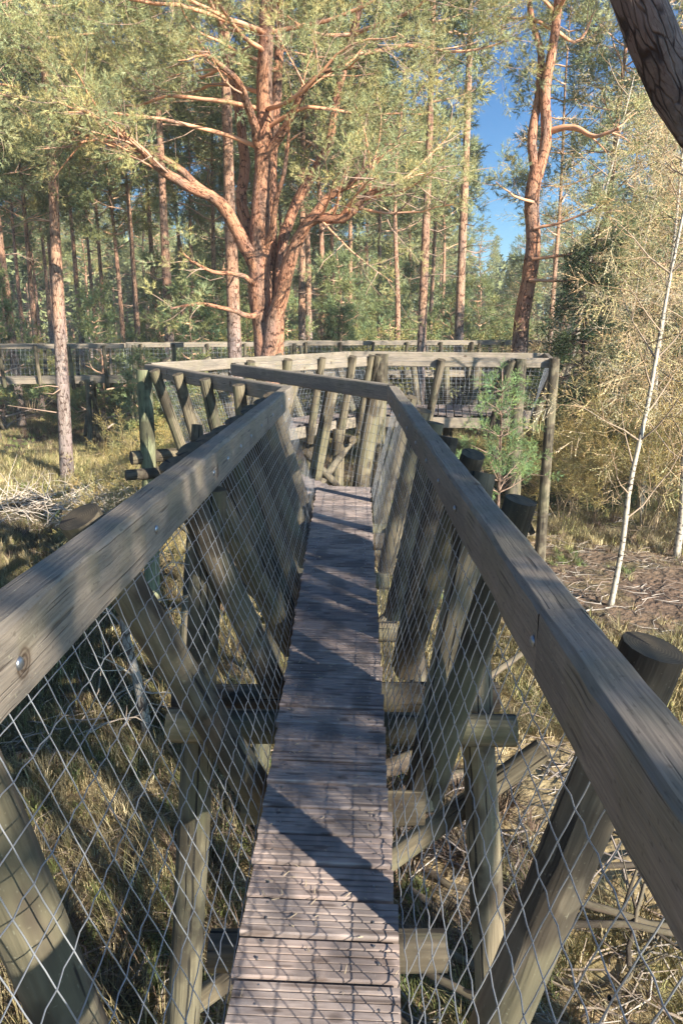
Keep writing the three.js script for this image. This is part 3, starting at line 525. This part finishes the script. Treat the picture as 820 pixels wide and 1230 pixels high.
// ------------------------------------------------------------------ the forked pine to the right of the platform
seedWith(131);
{
  const g = thing('pine_tree', 'crooked pine with forked orange trunk rising behind the right end of the platform', 'pine tree');
  const T = new Tree({ col: barkBy(0.3, 2.2), dens: { 1: 3.2, 2: 2.4 }, spray: 0.42, step: 0.32, wiggle: 0.22 }), gy = groundY(4.5, -20) - 0.1, pt = (a) => a.map((q) => V(...q));
  T.stem(pt([[4.5, gy, -20], [4.5, 0.92, -20], [4.52, 1.84, -20], [4.63, 2.64, -20], [4.7, 3.63, -20], [4.6, 4.58, -20], [4.7, 5.35, -20]]), 0.225, 0.17, 24);
  T.stem(pt([[4.68, 5.1, -20], [4.53, 5.89, -20], [4.66, 6.97, -20.1], [4.65, 7.85, -20.1], [4.41, 8.6, -20.2], [4.2, 10.5, -20.3]]), 0.12, 0.045);
  const b = T.stem(pt([[4.7, 5.1, -20], [4.86, 5.89, -19.95], [4.76, 6.97, -19.9], [4.88, 7.85, -19.9], [4.93, 8.9, -19.8], [5.2, 12, -19.8]]), 0.15, 0.05);
  T.limb(pt([[4.88, 6.1, -20], [5.4, 6.05, -19.5], [5.74, 5.82, -19], [6.1, 5.85, -18.6]]), 0.08, 0.03, 2, 0.6, { reach: 1.6 });
  for (let k = 0; k < 26; k++) { const p = b[Math.floor(rr(0.42, 0.99) * (b.length - 1))], az = k * 2.4, l = rr(1.6, 3.6) * (Math.cos(az) < -0.25 ? 0.45 : 1); T.limb([p.clone(), p.clone().add(V(Math.cos(az) * l * 0.5, rr(-0.1, 0.5), Math.sin(az) * l * 0.5)), p.clone().add(V(Math.cos(az) * l, rr(0, 1.2), Math.sin(az) * l))], 0.05, 0.015, 2, 0.3, { n: 8, sides: 6 }); }
  for (const [x, y, z, dx, dy] of [[4.65, 3.2, -19.8, 1.9, 0.2], [4.65, 3.9, -19.8, 1.6, 0.5], [4.6, 4.5, -19.8, -1.1, 0.3], [4.6, 2.7, -19.8, 2.1, -0.2]]) T.limb([V(x, y, z), V(x + dx * 0.5, y + dy * 0.3, z + 0.5), V(x + dx, y + dy, z + 0.9)], 0.04, 0.012, 1, 0.3, { n: 8, sides: 6 });
  T.put(g, PINE_SHOOTS, M.needle, PINE_TONE);
}
// ------------------------------------------------------------------ the pine close by on the right, whose limb hangs into view
function broadPine(g, o) {
  const T = new Tree({ col: barkBy(-0.5, 2.5), dens: { 1: 3, 2: 2.2 }, spray: 0.44, step: 0.34, wiggle: 0.2, ...o.tree });
  const p = T.stem(o.trunk, o.r, 0.06, 26), k0 = Math.min(1, o.spread / 2.8);
  for (let k = 0; k < o.n; k++) { const t = rr(o.t0, 0.98), b = p[Math.floor(t * (p.length - 1))], az = k * 2.4 + rr(-0.3, 0.3), l = rr(0.6, 1) * o.spread * (t > 0.8 ? 0.6 : 1); T.limb([b.clone(), b.clone().add(V(Math.cos(az) * l * 0.5, rr(0, 0.5) * k0, Math.sin(az) * l * 0.5)), b.clone().add(V(Math.cos(az) * l, rr(0.1, 1.3) * k0, Math.sin(az) * l))], rr(0.05, 0.08) * Math.min(1, 0.3 + o.spread * 0.25), 0.015, 2, 0.3, { n: 9, sides: 6 }); }
  for (const l of o.limbs ?? []) { const b = new Buf(); T.limb(l.ctrl, l.r0, l.r1, l.lvl ?? 2, l.t0 ?? 0.6, { buf: b, sides: 18, n: 30 }); part('limb', b.geo(), M.bark, g); }
  return T.put(g, PINE_SHOOTS, M.needle, PINE_TONE);
}
seedWith(151);
{
  const g = thing('pine_tree', 'pine with a thick dark limb curving in above the right handrail', 'pine tree');
  const x = 3.5, z = -1.5;
  broadPine(g, { trunk: [V(x, groundY(x, z) - 0.1, z), V(x - 0.05, 0, z), V(x + 0.05, 3, z - 0.05), V(x + 0.3, 7, z - 0.1), V(x + 0.2, 11, z)], r: 0.24, t0: 0.72, n: 16, spread: 2.4, tree: { col: barkBy(2.4, 5, [0.34, 0.2, 0.14], [0.26, 0.17, 0.135]) },
    limbs: [{ ctrl: [V(x, 1.0, z), V(3.0, 1.55, -2.3), V(2.3, 2.2, -3.45), V(1.62, 2.62, -4.02), V(1.42, 2.92, -4), V(1.32, 3.2, -4), V(1.28, 3.7, -4.0), V(1.2, 4.8, -3.9), V(1.4, 6.3, -3.6)], r0: 0.18, r1: 0.05, t0: 0.9, lvl: 1 }] });
}
// pines outside the frame that shade the near end of the footbridge
for (const [s, x, z, r, t0, n, spread, top, label] of [
  [161, 5.2, 0.7, 0.12, 0.88, 46, 1.1, 4.75, 'bushy pine beside the footbridge whose crown shades the middle boards'],
  [171, 5.5, 2.9, 0.14, 0.79, 40, 1.4, 5.2, 'second bushy pine further back along the right of the footbridge'],
  [173, 5.35, 1.75, 0.12, 0.87, 36, 1.05, 5.0, 'small round-crowned pine between two bushy pines right of the footbridge'],
  [176, 6.0, 5.6, 0.14, 0.74, 13, 1.3, 5.6, 'third pine behind that dapples the nearest boards and rails'],
]) { seedWith(s); const g = thing('pine_tree', label, 'pine tree'); broadPine(g, { trunk: [V(x, groundY(x, z) - 0.1, z), V(x - 0.1, 0.5, z), V(x + 0.1, top * 0.6, z), V(x, top, z + 0.1)], r, t0, n, spread }); }
seedWith(181);
{ const g = thing('pine_tree', 'pine at the left edge whose lit boughs overhang the heath', 'pine tree'); const x = -8.6, z = -14.6; broadPine(g, { trunk: [V(x, groundY(x, z) - 0.1, z), V(x, 1, z), V(x + 0.2, 5, z), V(x, 11, z)], r: 0.24, t0: 0.62, n: 20, spread: 3.6 }); }

// ------------------------------------------------------------------ the pines of the wood
function woodPine(seed, H, r, cb, nb, spread, o = {}) {       // upright pine with a bare stem and a high crown
  seedWith(seed);
  const g = new THREE.Group(), T = new Tree({ col: barkBy(H * 0.14, H * 0.3, [0.66, 0.38, 0.23], [0.43, 0.335, 0.285]), dens: { 1: 2.2, 2: 1.6 }, spray: 0.8, step: 0.75, wiggle: 0.2, least: 0.006, ...o.tree });
  const b = o.bend ?? 0.25, p = T.stem([V(0, -0.3, 0), V(rr(-b, b) * 0.3, H * 0.25, 0), V(rr(-b, b), H * 0.55, rr(-b, b)), V(rr(-b, b), H * 0.8, rr(-b, b)), V(rr(-b, b), H, 0)], r, r * 0.15, 26, 9);
  for (let k = 0; k < nb; k++) { const t = mix(cb, 0.985, (k + rnd()) / nb), q = p[Math.min(25, Math.floor(t * 26))], az = k * 2.4 + rr(-0.4, 0.4), e = (t - cb) / (1 - cb), l = spread * (o.cone ? 1.05 - e : Math.sin(Math.PI * (0.22 + 0.7 * e))) * rr(0.7, 1.1), rise = o.rise ?? rr(-0.1, 0.8); T.branch(q.clone(), V(Math.cos(az), rise * 0.5, Math.sin(az)), l, 0.04, 2); }
  for (let k = 0; k < (o.dead ?? 8); k++) { const q = p[Math.floor(rr(0.12, cb) * 26)], az = rnd() * 6.28; T.wood.tube([q, q.clone().add(V(Math.cos(az) * 0.5, rr(-0.15, 0.1), Math.sin(az) * 0.5)), q.clone().add(V(Math.cos(az) * rr(0.8, 1.4), rr(-0.3, 0.2), Math.sin(az)))], [0.02, 0.014, 0.005], 4, { col: () => TWIG }); }
  return T.put(g, o.shoots ?? FAR_SHOOTS, M.needle, o.tone ?? FAR_TONE);
}
const WOOD = [woodPine(201, 17, 0.17, 0.56, 28, 2.3), woodPine(211, 19, 0.2, 0.6, 28, 2.6), woodPine(221, 15, 0.14, 0.5, 26, 2.0), woodPine(231, 18, 0.15, 0.48, 32, 2.1)];
const YOUNG = [woodPine(241, 5.2, 0.07, 0.1, 30, 1.7, { cone: true, dead: 0, tone: [[0.17, 0.22, 0.09], [0.2, 0.23, 0.09]], tree: { spray: 0.5, step: 0.36, dens: { 1: 3, 2: 2.4 } } }), woodPine(251, 7.5, 0.09, 0.12, 36, 2.1, { cone: true, dead: 0, tone: [[0.16, 0.2, 0.08], [0.19, 0.21, 0.08]], tree: { spray: 0.6, step: 0.4, dens: { 1: 2.6, 2: 2 } } })];
const SPRUCE = [woodPine(261, 9, 0.12, 0.04, 110, 2.2, { cone: true, dead: 0, rise: -0.25, shoots: SPRUCE_SHOOTS, tone: [[0.045, 0.075, 0.03], [0.06, 0.09, 0.035]], tree: { spray: 0.6, step: 0.35, up: -0.01, flat: 0.25, tip: -0.1, dens: { 1: 2.6, 2: 2.2 }, col: () => [0.16, 0.11, 0.085] } })];
const planted = {};
function plant(proto, name, label, category, x, f, o = {}) {
  const g = proto.clone(); g.name = numbered(name); scene.add(g);
  g.position.set(x, groundY(x, -f), -f); g.rotation.y = o.turn ?? rnd() * 6.28; const s = o.s ?? 1; g.scale.set(s * (o.wide ?? 1), s, s * (o.wide ?? 1)); if (o.lean) g.rotation.z = o.lean;
  g.userData = { label, category }; if (o.group) g.userData.group = o.group; return g;
}
seedWith(301);
const X = (px, f) => (px - 410) / 955 * f;
// stems that can be told apart
plant(WOOD[0], 'pine_tree', 'straight grey-violet pine trunk standing on the heath in front of the raised walkway', 'pine tree', -7.35, 20.4, { s: 1.02, wide: 1.1, lean: 0.03 });
plant(WOOD[1], 'pine_tree', 'pink-barked pine leaning just left of the big many-stemmed pine', 'pine tree', X(281, 24.5), 24.5, { wide: 1.35, lean: -0.02 });
plant(WOOD[1], 'pine_tree', 'tall thin sunlit pine standing clear beside the gap of blue sky', 'pine tree', X(551, 31), 31, { wide: 0.9, s: 1.22, lean: -0.012 });
plant(WOOD[1], 'pine_tree', 'dark-stemmed pine just behind the middle of the platform rail', 'pine tree', X(505, 26.5), 26.5, { wide: 0.95, lean: -0.02 });
const LW = 'slender pine among the many stems of the wood behind the walkway', GW = 'pines of the wood';
for (const [px, f, k, s] of [[16, 31, 0, 1.05], [203, 31.5, 1, 1.05], [148, 36, 2, 1], [167, 34, 0, 0.95], [190, 45, 1, 1], [126, 42, 3, 1], [98, 48, 1, 1], [258, 38, 2, 1.1], [233, 44, 0, 1], [362, 33, 0, 1.1], [371, 40, 1, 1], [389, 33, 2, 1.05], [475, 34, 3, 0.95], [455, 45, 0, 1], [517, 40, 3, 0.95], [530, 50, 0, 0.95], [42, 38, 3, 1], [-10, 34, 1, 1], [222, 52, 0, 1.1], [310, 58, 1, 1.1], [345, 48, 2, 1.1], [420, 52, 1, 1.1], [440, 60, 3, 1.1], [492, 55, 0, 1], [-40, 28, 3, 1], [68, 60, 1, 1.1], [115, 55, 0, 1], [275, 50, 3, 1], [400, 44, 0, 1], [662, 38, 3, 1], [715, 33, 1, 1], [790, 31, 3, 1], [745, 45, 2, 1.1], [820, 50, 0, 1]]) plant(WOOD[k], 'pine_tree', LW, 'pine tree', X(px, f), f, { s, group: GW, wide: rr(0.95, 1.15), lean: rr(-0.025, 0.025) });
for (let k = 0, n = 0; k < 4000 && n < 70; k++) {
  const f = 50 + 75 * Math.sqrt(rnd()), a = rr(-0.56, 0.56), x = a * f;
  if (f < 104 && a > 0.148 && a < 0.25) continue;
  if (Object.values(planted).some(([px, pf]) => Math.hypot(px - x, pf - f) < 2.6)) continue;
  planted[n++] = [x, f]; plant(pick(WOOD), 'pine_tree', LW, 'pine tree', x, f, { s: rr(0.85, 1.12), group: GW, wide: rr(0.95, 1.3), lean: rr(-0.03, 0.03) });
}
// the farthest trees read as one mass
{
  const B = new Buf(); seedWith(331);
  B.tube([V(0, 0, 0), V(0, 10, 0)], [0.2, 0.1], 5, { col: () => [0.3, 0.18, 0.12] });
  for (let k = 0; k < 420; k++) { const t = Math.pow(rnd(), 0.8), y = mix(2, 18, t), R = 2.6 * Math.sin(Math.PI * (0.15 + 0.8 * t)), p = V(rr(-R, R), y, rr(-R, R)), w = rr(0.8, 1.2); const a = p.clone().add(rv(0.55)), b = p.clone().add(rv(0.55)), c = p.clone().add(rv(0.55)); B.tri(a, b, c, b.clone().sub(a).cross(c.clone().sub(a)).normalize(), [0.19 * w, 0.21 * w, 0.09 * w]); }
  const im = shadow(new THREE.InstancedMesh(B.geo(), std({ vertexColors: true, side: THREE.DoubleSide }), 420)), m = new THREE.Matrix4(), q = new THREE.Quaternion();
  for (let k = 0; k < 420; k++) { const f = rr(105, 210), x = rr(-0.6, 0.6) * f, s = rr(0.8, 1.1) * (x / f > 0.14 && x / f < 0.26 ? 0.8 : 1); m.compose(V(x, -2.6, -f), q.setFromAxisAngle(UP, rnd() * 6.28), V(s * 1.2, s, s * 1.2)); im.setMatrixAt(k, m); }
  im.name = 'distant_wood'; im.userData = { kind: 'stuff', label: 'distant pine wood closing the view behind the trunks' }; scene.add(im);
}
// young pines and spruces under them
seedWith(341);
const LY = 'bushy young pine growing between the stems of the wood', GY = 'young pines under the wood';
for (const [px, f, k, s] of [[120, 30, 0, 1], [235, 31, 0, 1.1], [172, 24.5, 0, 0.62], [248, 25, 0, 0.6], [255, 35, 1, 0.8], [405, 32, 1, 0.9], [300, 40, 1, 1], [455, 39, 0, 1.2], [540, 37, 0, 1.1], [195, 40, 1, 1], [340, 36, 0, 1], [575, 45, 1, 0.9], [600, 40, 0, 1], [500, 44, 1, 1], [-5, 30, 0, 1.1], [730, 27, 1, 1], [800, 25, 1, 1], [765, 31, 1, 1.2], [850, 27, 1, 1], [270, 47, 1, 1.2], [380, 50, 1, 1.3], [625, 52, 1, 1.1], [470, 52, 1, 1.2], [320, 58, 1, 1.4], [430, 62, 1, 1.4], [560, 62, 1, 1], [230, 64, 1, 1.4]]) plant(YOUNG[k], 'young_pine', LY, 'young pine', X(px, f), f, { s, group: GY });
plant(SPRUCE[0], 'spruce_tree', 'dark spruce standing right of the platform corner post', 'spruce tree', 5.9, 19.2, { s: 0.72 });
plant(SPRUCE[0], 'spruce_tree', 'dark spruce low behind the golden birches at the right', 'spruce tree', 8.6, 21.5, { s: 0.6, wide: 1.2 });
plant(SPRUCE[0], 'spruce_tree', 'small dark spruce under the wood behind the middle of the platform', 'spruce tree', X(408, 30), 30, { s: 0.55, wide: 1.1 });
// the sapling beside the platform
seedWith(351);
{
  const g = thing('pine_sapling', 'slim green pine sapling in front of the platform support posts', 'sapling');
  const T = new Tree({ col: () => [0.3, 0.19, 0.13], dens: { 1: 3.4 }, spray: 0.2, step: 0.13, wiggle: 0.1, up: 0.06, tip: 0.35 }), x = 2.48, z = -12.1, y0 = groundY(x, z), p = T.stem([V(x, y0 - 0.1, z), V(x + 0.03, -1, z), V(x, 0.78, z)], 0.04, 0.01, 20, 8);
  for (let w = 0; w < 6; w++) { const b = p[Math.floor((0.5 + w * 0.09) * 20)]; for (let k = 0; k < 5; k++) { const a = k * 1.26 + w * 0.5 + rr(-0.2, 0.2); T.branch(b.clone(), V(Math.cos(a), 0.5, Math.sin(a)), 0.66 - w * 0.09 + rr(-0.1, 0.1), 0.012, 1); } }
  T.branch(p[20].clone(), UP.clone(), 0.2, 0.01, 0);
  T.put(g, PINE_SHOOTS, M.needle, [[0.2, 0.3, 0.11], [0.18, 0.26, 0.1]]);
}
// ------------------------------------------------------------------ birches and scrub
function birch(seed, H, r, o = {}) {
  seedWith(seed);
  const g = new THREE.Group(), T = new Tree({ col: () => [0.3, 0.22, 0.15], twig: [0.3, 0.2, 0.11], dens: { 1: 3.2, 2: 2.4 }, spray: 0.5, step: 0.34, wiggle: 0.22, up: 0.0, tip: -0.5, thick: 0.012, ...o.tree });
  const p = T.stem([V(0, -0.2, 0), V(0.06, H * 0.12, 0), V(0.02, H * 0.22, 0.03), V(0.14, H * 0.36, 0), V(0.18, H * 0.6, 0.05), V(o.bend ?? 0.45, H, 0.1)], r, r * 0.12, 22, 10);
  for (let k = 0; k < (o.n ?? 30); k++) { const t = mix(o.t0 ?? 0.2, 0.98, (k + rnd()) / (o.n ?? 30)), q = p[Math.floor(t * 22)], a = k * 2.4 + rr(-0.3, 0.3); T.branch(q.clone(), V(Math.cos(a), rr(0.4, 1), Math.sin(a)), (o.reach ?? 1.7) * rr(0.6, 1.1) * (1.15 - 0.6 * t), 0.016, 2); }
  return T.put(g, o.shoots ?? BIRCH_SHOOTS, M.leaf, o.tone ?? [[0.5, 0.4, 0.22], [0.44, 0.38, 0.18], [0.5, 0.38, 0.24]], M.birch);
}
const BIRCH = [birch(401, 8.5, 0.047, { n: 22, tree: { step: 0.5 } }), birch(411, 6.5, 0.05, { n: 26, reach: 1.4, bend: -0.4 }), birch(421, 9.5, 0.08, { n: 34, reach: 2 })];
const SCRUB = [0, 1].map((s) => { seedWith(431 + s); const g = new THREE.Group(), T = new Tree({ col: () => [0.24, 0.17, 0.11], twig: [0.3, 0.22, 0.13], dens: { 1: 3.4 }, spray: 0.42, step: 0.22, wiggle: 0.25, up: 0.03, tip: 0.2, thick: 0.03 }); for (let k = 0; k < (s ? 16 : 11); k++) { const a = rnd() * 6.28; T.branch(V(Math.cos(a) * 0.15, -0.1, Math.sin(a) * 0.15), V(Math.cos(a) * rr(0.2, 0.8), 1, Math.sin(a) * rr(0.2, 0.8)), rr(1.2, 2.4), 0.014, 1); } return T.put(g, s ? LEAF_SHOOTS : BIRCH_SHOOTS, M.leaf, s ? [[0.17, 0.19, 0.06], [0.24, 0.22, 0.08]] : [[0.4, 0.32, 0.13], [0.33, 0.28, 0.1]]); });
seedWith(441);
plant(BIRCH[0], 'birch_tree', 'slim white birch standing alone on the brown ground beyond the right rail', 'birch tree', 4.15, 11.3, { turn: 0.2, s: 1.0, lean: -0.06 });
plant(BIRCH[2], 'birch_tree', 'pale leaning birch stem behind the dark spruce', 'birch tree', 6.0, 22, { turn: 0, lean: -0.08, s: 1.1, wide: 1.3 });
for (const [x, f, k, s] of [[6.3, 14, 2, 0.9], [7.4, 15.6, 0, 1], [6.9, 17.4, 2, 1], [8.2, 18, 1, 1.1], [7.7, 13.6, 0, 0.9], [9.2, 20, 2, 1], [8.8, 16, 0, 1.1], [7.0, 20.5, 0, 1.1]]) plant(BIRCH[k], 'birch_tree', 'slender birch in the thicket of golden twigs at the right', 'birch tree', x, f, { s, group: 'birches of the golden thicket', lean: rr(-0.1, 0.1) });
for (const [x, f, k, s] of [[5.6, 17.2, 0, 1], [6.6, 16.2, 0, 1.1], [7.6, 17.2, 0, 1.2], [8.4, 14.8, 0, 1], [9.4, 17.5, 0, 1.3], [5.0, 18, 0, 1], [6.2, 18.6, 0, 1.3], [7.9, 19.5, 0, 1.4], [8.9, 22, 0, 1.5], [10.4, 20.5, 0, 1.4], [4.9, 16.6, 0, 0.7]]) plant(SCRUB[k], 'shrub', 'twiggy budding shrub in the scrub behind the lone birch', 'shrub', x, f, { s, group: 'scrub at the right' });
for (const [x, f, k, s] of [[-3.3, 12.2, 0, 0.6], [-3.9, 13.4, 0, 0.75], [-4.6, 18.4, 0, 0.8], [-3.4, 15.4, 0, 0.6]]) plant(SCRUB[k], 'shrub', 'thin leafless bush beside the corner of the boardwalk at the left', 'shrub', x, f, { s, group: 'bushes left of the boardwalk' });
plant(SCRUB[1], 'shrub', 'green leafy shrub between the boardwalk corner post and the raised walkway', 'shrub', -4.4, 22, { s: 0.85 });
for (const [px, f] of [[30, 38], [140, 38], [180, 33], [320, 31], [360, 38], [420, 33], [470, 31], [520, 34], [560, 36], [590, 33], [610, 37], [250, 42], [490, 40], [545, 42], [65, 42]]) plant(SCRUB[1], 'shrub', 'low green-brown shrub on the forest floor behind the boardwalk', 'shrub', X(px, f), f, { s: rr(0.9, 1.5), group: 'forest floor shrubs' });

// ------------------------------------------------------------------ ground cover, dead wood
function tuft(seed, n, h, w, spreadK, bend) {
  const r = mulberry(seed), B = new Buf();
  for (let k = 0; k < n; k++) {
    const a = r() * 6.28, d = V(Math.cos(a), 0, Math.sin(a)), s = V(-d.z, 0, d.x), b = d.clone().multiplyScalar(r() * spreadK * 0.3), H = h * (0.5 + 0.6 * r()), o = spreadK * (0.3 + r()) * 0.8, e = bend * r();
    const p = (t) => b.clone().addScaledVector(d, o * t * t).add(V(0, H * (t - e * t * t * t), 0)), W = w * (0.7 + 0.6 * r()), nn = d.clone().add(UP).normalize();
    const p0 = p(0), p1 = p(0.5), p2 = p(1); const l = (q, k2) => q.clone().addScaledVector(s, W * k2);
    B.tri(l(p0, 1), l(p0, -1), l(p1, 0.8), nn); B.tri(l(p0, -1), l(p1, -0.8), l(p1, 0.8), nn); B.tri(l(p1, 0.8), l(p1, -0.8), p2, nn);
  }
  return B.geo();
}
function scatter(name, label, geo, mat, n, tones, place, size) {
  const im = shadow(new THREE.InstancedMesh(geo, mat, n)), m = new THREE.Matrix4(), q = new THREE.Quaternion(), c = new THREE.Color(); let k = 0;
  for (let tries = 0; k < n && tries < n * 12; tries++) { const s = place(); if (!s) continue; const [x, z] = s, h = rr(...size); m.compose(V(x, groundY(x, z) - 0.02, z), q.setFromAxisAngle(UP, rnd() * 6.28), V(h, h * rr(0.75, 1.2), h)); im.setMatrixAt(k, m); const t = pick(tones), w = rr(0.75, 1.25); c.setRGB(t[0] * w, t[1] * w, t[2] * w); im.setColorAt(k, c); k++; }
  im.count = k; im.name = name; im.userData = { kind: 'stuff', label }; scene.add(im);
}
seedWith(501);
const zone = (f0, f1, pow) => { const f = f0 + (f1 - f0) * Math.pow(rnd(), pow), a = rr(-0.6, 0.6), x = a * (f + 2); return [x, -f]; };
const bare = (x, z) => Math.hypot((x - 4.2) / 1.5, -z - 12.4) < 2.4 + 1.2 * (fbm(x, z, 0, 0, 77, 2) - 0.5);
scatter('grass', 'dry straw-coloured grass covering the heath', tuft(3, 28, 0.32, 0.0042, 0.34, 0.45), M.grass, 20000, [[0.46, 0.36, 0.17], [0.4, 0.32, 0.15], [0.36, 0.33, 0.12], [0.5, 0.41, 0.22]], () => { const s = zone(2, 34, 0.75); if (fbm(s[0] * 0.4 + 9, s[1] * 0.4 + 9, 0, 0, 515, 3) < 0.46 || (bare(...s) && rnd() < 0.93)) return null; return s; }, [0.45, 1.1]);
scatter('grass', 'green grass and moss patches among the straw', tuft(5, 26, 0.2, 0.004, 0.22, 0.3), M.grass, 7000, [[0.17, 0.22, 0.06], [0.22, 0.25, 0.07], [0.13, 0.17, 0.06]], () => { const s = zone(2, 30, 0.75); if (fbm(s[0] * 0.5 + 2, s[1] * 0.5 + 2, 0, 0, 525, 3) < 0.54) return null; return s; }, [0.5, 1.0]);
scatter('grass', 'pale straw grass close below the footbridge', tuft(13, 30, 0.32, 0.003, 0.36, 0.5), M.grass, 8000, [[0.5, 0.39, 0.21], [0.46, 0.36, 0.19], [0.34, 0.31, 0.12], [0.56, 0.46, 0.27]], () => { const s = zone(3, 16, 0.6); if (fbm(s[0] * 0.6 + 9, s[1] * 0.6 + 9, 0, 0, 545, 3) < 0.44 || (bare(...s) && rnd() < 0.93)) return null; return s; }, [0.45, 1.0]);
scatter('heather', 'low brown heather tussocks on the heath', tuft(9, 40, 0.3, 0.004, 0.34, 0.1), M.grass, 5000, [[0.16, 0.1, 0.07], [0.2, 0.13, 0.08], [0.13, 0.1, 0.06]], () => { const s = zone(3, 45, 0.8); if (fbm(s[0] * 0.35 + 5, s[1] * 0.35 + 1, 0, 0, 535, 3) < 0.53 || (bare(...s) && rnd() < 0.6)) return null; return s; }, [0.5, 1.2]);
{ const B = new Buf(); seedWith(540); for (let k = 0; k < 7; k++) { const a = rr(0, 6.28), p = V(rr(-0.15, 0.15), rr(0.01, 0.05), rr(-0.15, 0.15)), l = rr(0.12, 0.4); B.tube([p, p.clone().add(V(Math.cos(a) * l * 0.5, rr(0, 0.06), Math.sin(a) * l * 0.5)), p.clone().add(V(Math.cos(a + 0.3) * l, rr(0, 0.05), Math.sin(a + 0.3) * l))], [0.006, 0.005, 0.002], 4); }
  scatter('twig_litter', 'small dead twigs littering the ground', B.geo(), M.grass, 1300, [[0.3, 0.23, 0.17], [0.22, 0.16, 0.12], [0.4, 0.34, 0.28]], () => zone(2, 22, 0.8), [0.6, 1.6]); }
// brush heaps of pale dead twigs at the left
function brush(name, label, x, z, R, n, tone) {
  const B = new Buf();
  for (let k = 0; k < n; k++) { const a = rnd() * 6.28, d = Math.sqrt(rnd()) * R, px = x + Math.cos(a) * d, pz = z + Math.sin(a) * d * 0.8, y = groundY(px, pz) + rr(0, 0.5) * (1 - d / R); let p = V(px, y, pz), e = V(rr(-1, 1), rr(-0.15, 0.5), rr(-1, 1)).normalize(); const pts = [p], l = rr(0.3, 1); for (let q = 0; q < 5; q++) { e = e.clone().add(rv(0.35)); e.y -= 0.06; e.normalize(); p = p.clone().addScaledVector(e, l / 4); pts.push(p); } B.tube(pts, [0.011, 0.009, 0.008, 0.006, 0.004, 0.002].map((q) => q * rr(0.8, 1.3)), 4); }
  const m = single(name, B.geo(), std({ color: lin(...tone) }), label, 'brush pile'); m.userData.kind = 'stuff'; return m;
}
seedWith(551);
brush('brush_pile', 'heap of pale dead twigs on the heath at the foot of the grey-violet pine', -6.6, -17.2, 2.6, 420, [0.5, 0.42, 0.34]);
brush('brush_pile', 'tangle of dead twigs on the grass below the left rail', -2.5, -7.4, 1.1, 50, [0.27, 0.21, 0.16]);
brush('brush_pile', 'scatter of grey sticks on the ground below the right rail', 2.3, -5.6, 1.4, 50, [0.22, 0.18, 0.155]);
// fallen branches
seedWith(561);
const branchOn = (x0, f0, x1, f1, r, label, lift = 0.05, o = {}) => {
  const a = V(x0, groundY(x0, -f0) + r + lift, -f0), b = V(x1, groundY(x1, -f1) + r + lift + (o.up ?? 0), -f1), n = 8, pts = [], w = rv(0.3);
  for (let k = 0; k <= n; k++) { const t = k / n; pts.push(at2(a, b, t).addScaledVector(w, 0.4 * Math.sin(t * 3.14)).add(V(rr(-0.02, 0.02), rr(-0.012, 0.012), rr(-0.02, 0.02)))); }
  const B = new Buf(); B.tube(pts, pts.map((_, k) => r * mix(1, 0.5, k / n)), 9);
  for (let k = 0; k < (o.twigs ?? 2); k++) { const p = pts[3 + k * 2], d = b.clone().sub(a).normalize().add(rv(0.9)).normalize(); B.tube([p, p.clone().addScaledVector(d, 0.2), p.clone().addScaledVector(d.add(rv(0.2)), 0.45)], [r * 0.45, r * 0.35, r * 0.15], 6); }
  single('fallen_branch', B.geo(), M.stick, label, 'branch', o.group);
};
for (const q of [[1.5, 4.9, 3.0, 4.5, 0.035], [1.6, 4.6, 3.1, 4.2, 0.028], [1.9, 4.3, 2.5, 5.2, 0.02], [2.0, 5.1, 3.2, 5.3, 0.024], [1.7, 4.0, 2.2, 4.5, 0.018], [0.4, 4.2, 1.3, 3.3, 0.03], [0.35, 4.6, 1.4, 3.6, 0.035], [0.5, 5.0, 1.5, 4.1, 0.03], [0.3, 3.9, 1.1, 3.1, 0.026], [0.6, 5.3, 1.6, 4.6, 0.03], [0.45, 4.4, 1.25, 3.5, 0.022]]) branchOn(...q, 'grey fallen branch in the heap below the right rail', rr(0.03, 0.16), { group: 'fallen branches below the right rail' });
branchOn(1.4, 8.1, 2.6, 9.2, 0.05, 'pale bare fallen branch on sunny grass below the right rail', 0.1, { up: 0.3 });
branchOn(0.3, 6.6, 1.5, 7.2, 0.1, 'thick fallen log lying beside the footbridge trestle', 0, { twigs: 0 });
branchOn(0.4, 6.1, 1.4, 6.5, 0.09, 'second thick log lying beside the footbridge trestle', 0, { twigs: 0 });
branchOn(-1.4, 8.4, -0.4, 7.9, 0.07, 'dark fallen branch on the mossy grass behind the left posts', 0.02);
{ // the pale dead stem standing among the twigs
  const g = thing('dead_sapling', 'pale dead sapling stem standing in the grass below the left rail', 'dead tree'), x = -2.05, f = 7.3, y = groundY(x, -f), T = new Tree({ twig: [0.4, 0.34, 0.27], col: () => [0.42, 0.37, 0.3], dens: { 1: 2 }, step: 99, wiggle: 0.25 });
  T.stem([V(x + 0.05, y - 0.1, -f), V(x - 0.03, y + 0.6, -f), V(x - 0.16, y + 1.2, -f - 0.1), V(x - 0.1, y + 1.9, -f - 0.15)], 0.06, 0.035, 14, 9);
  for (let k = 0; k < 9; k++) T.branch(V(x - 0.08, y + rr(0.4, 1.6), -f - 0.05), rv(1).setY(rr(-0.1, 0.6)), rr(0.4, 1), 0.014, 1);
  T.S = []; T.put(g, [], M.leaf, [1, 1, 1]);
}
renderer.render(scene, camera);
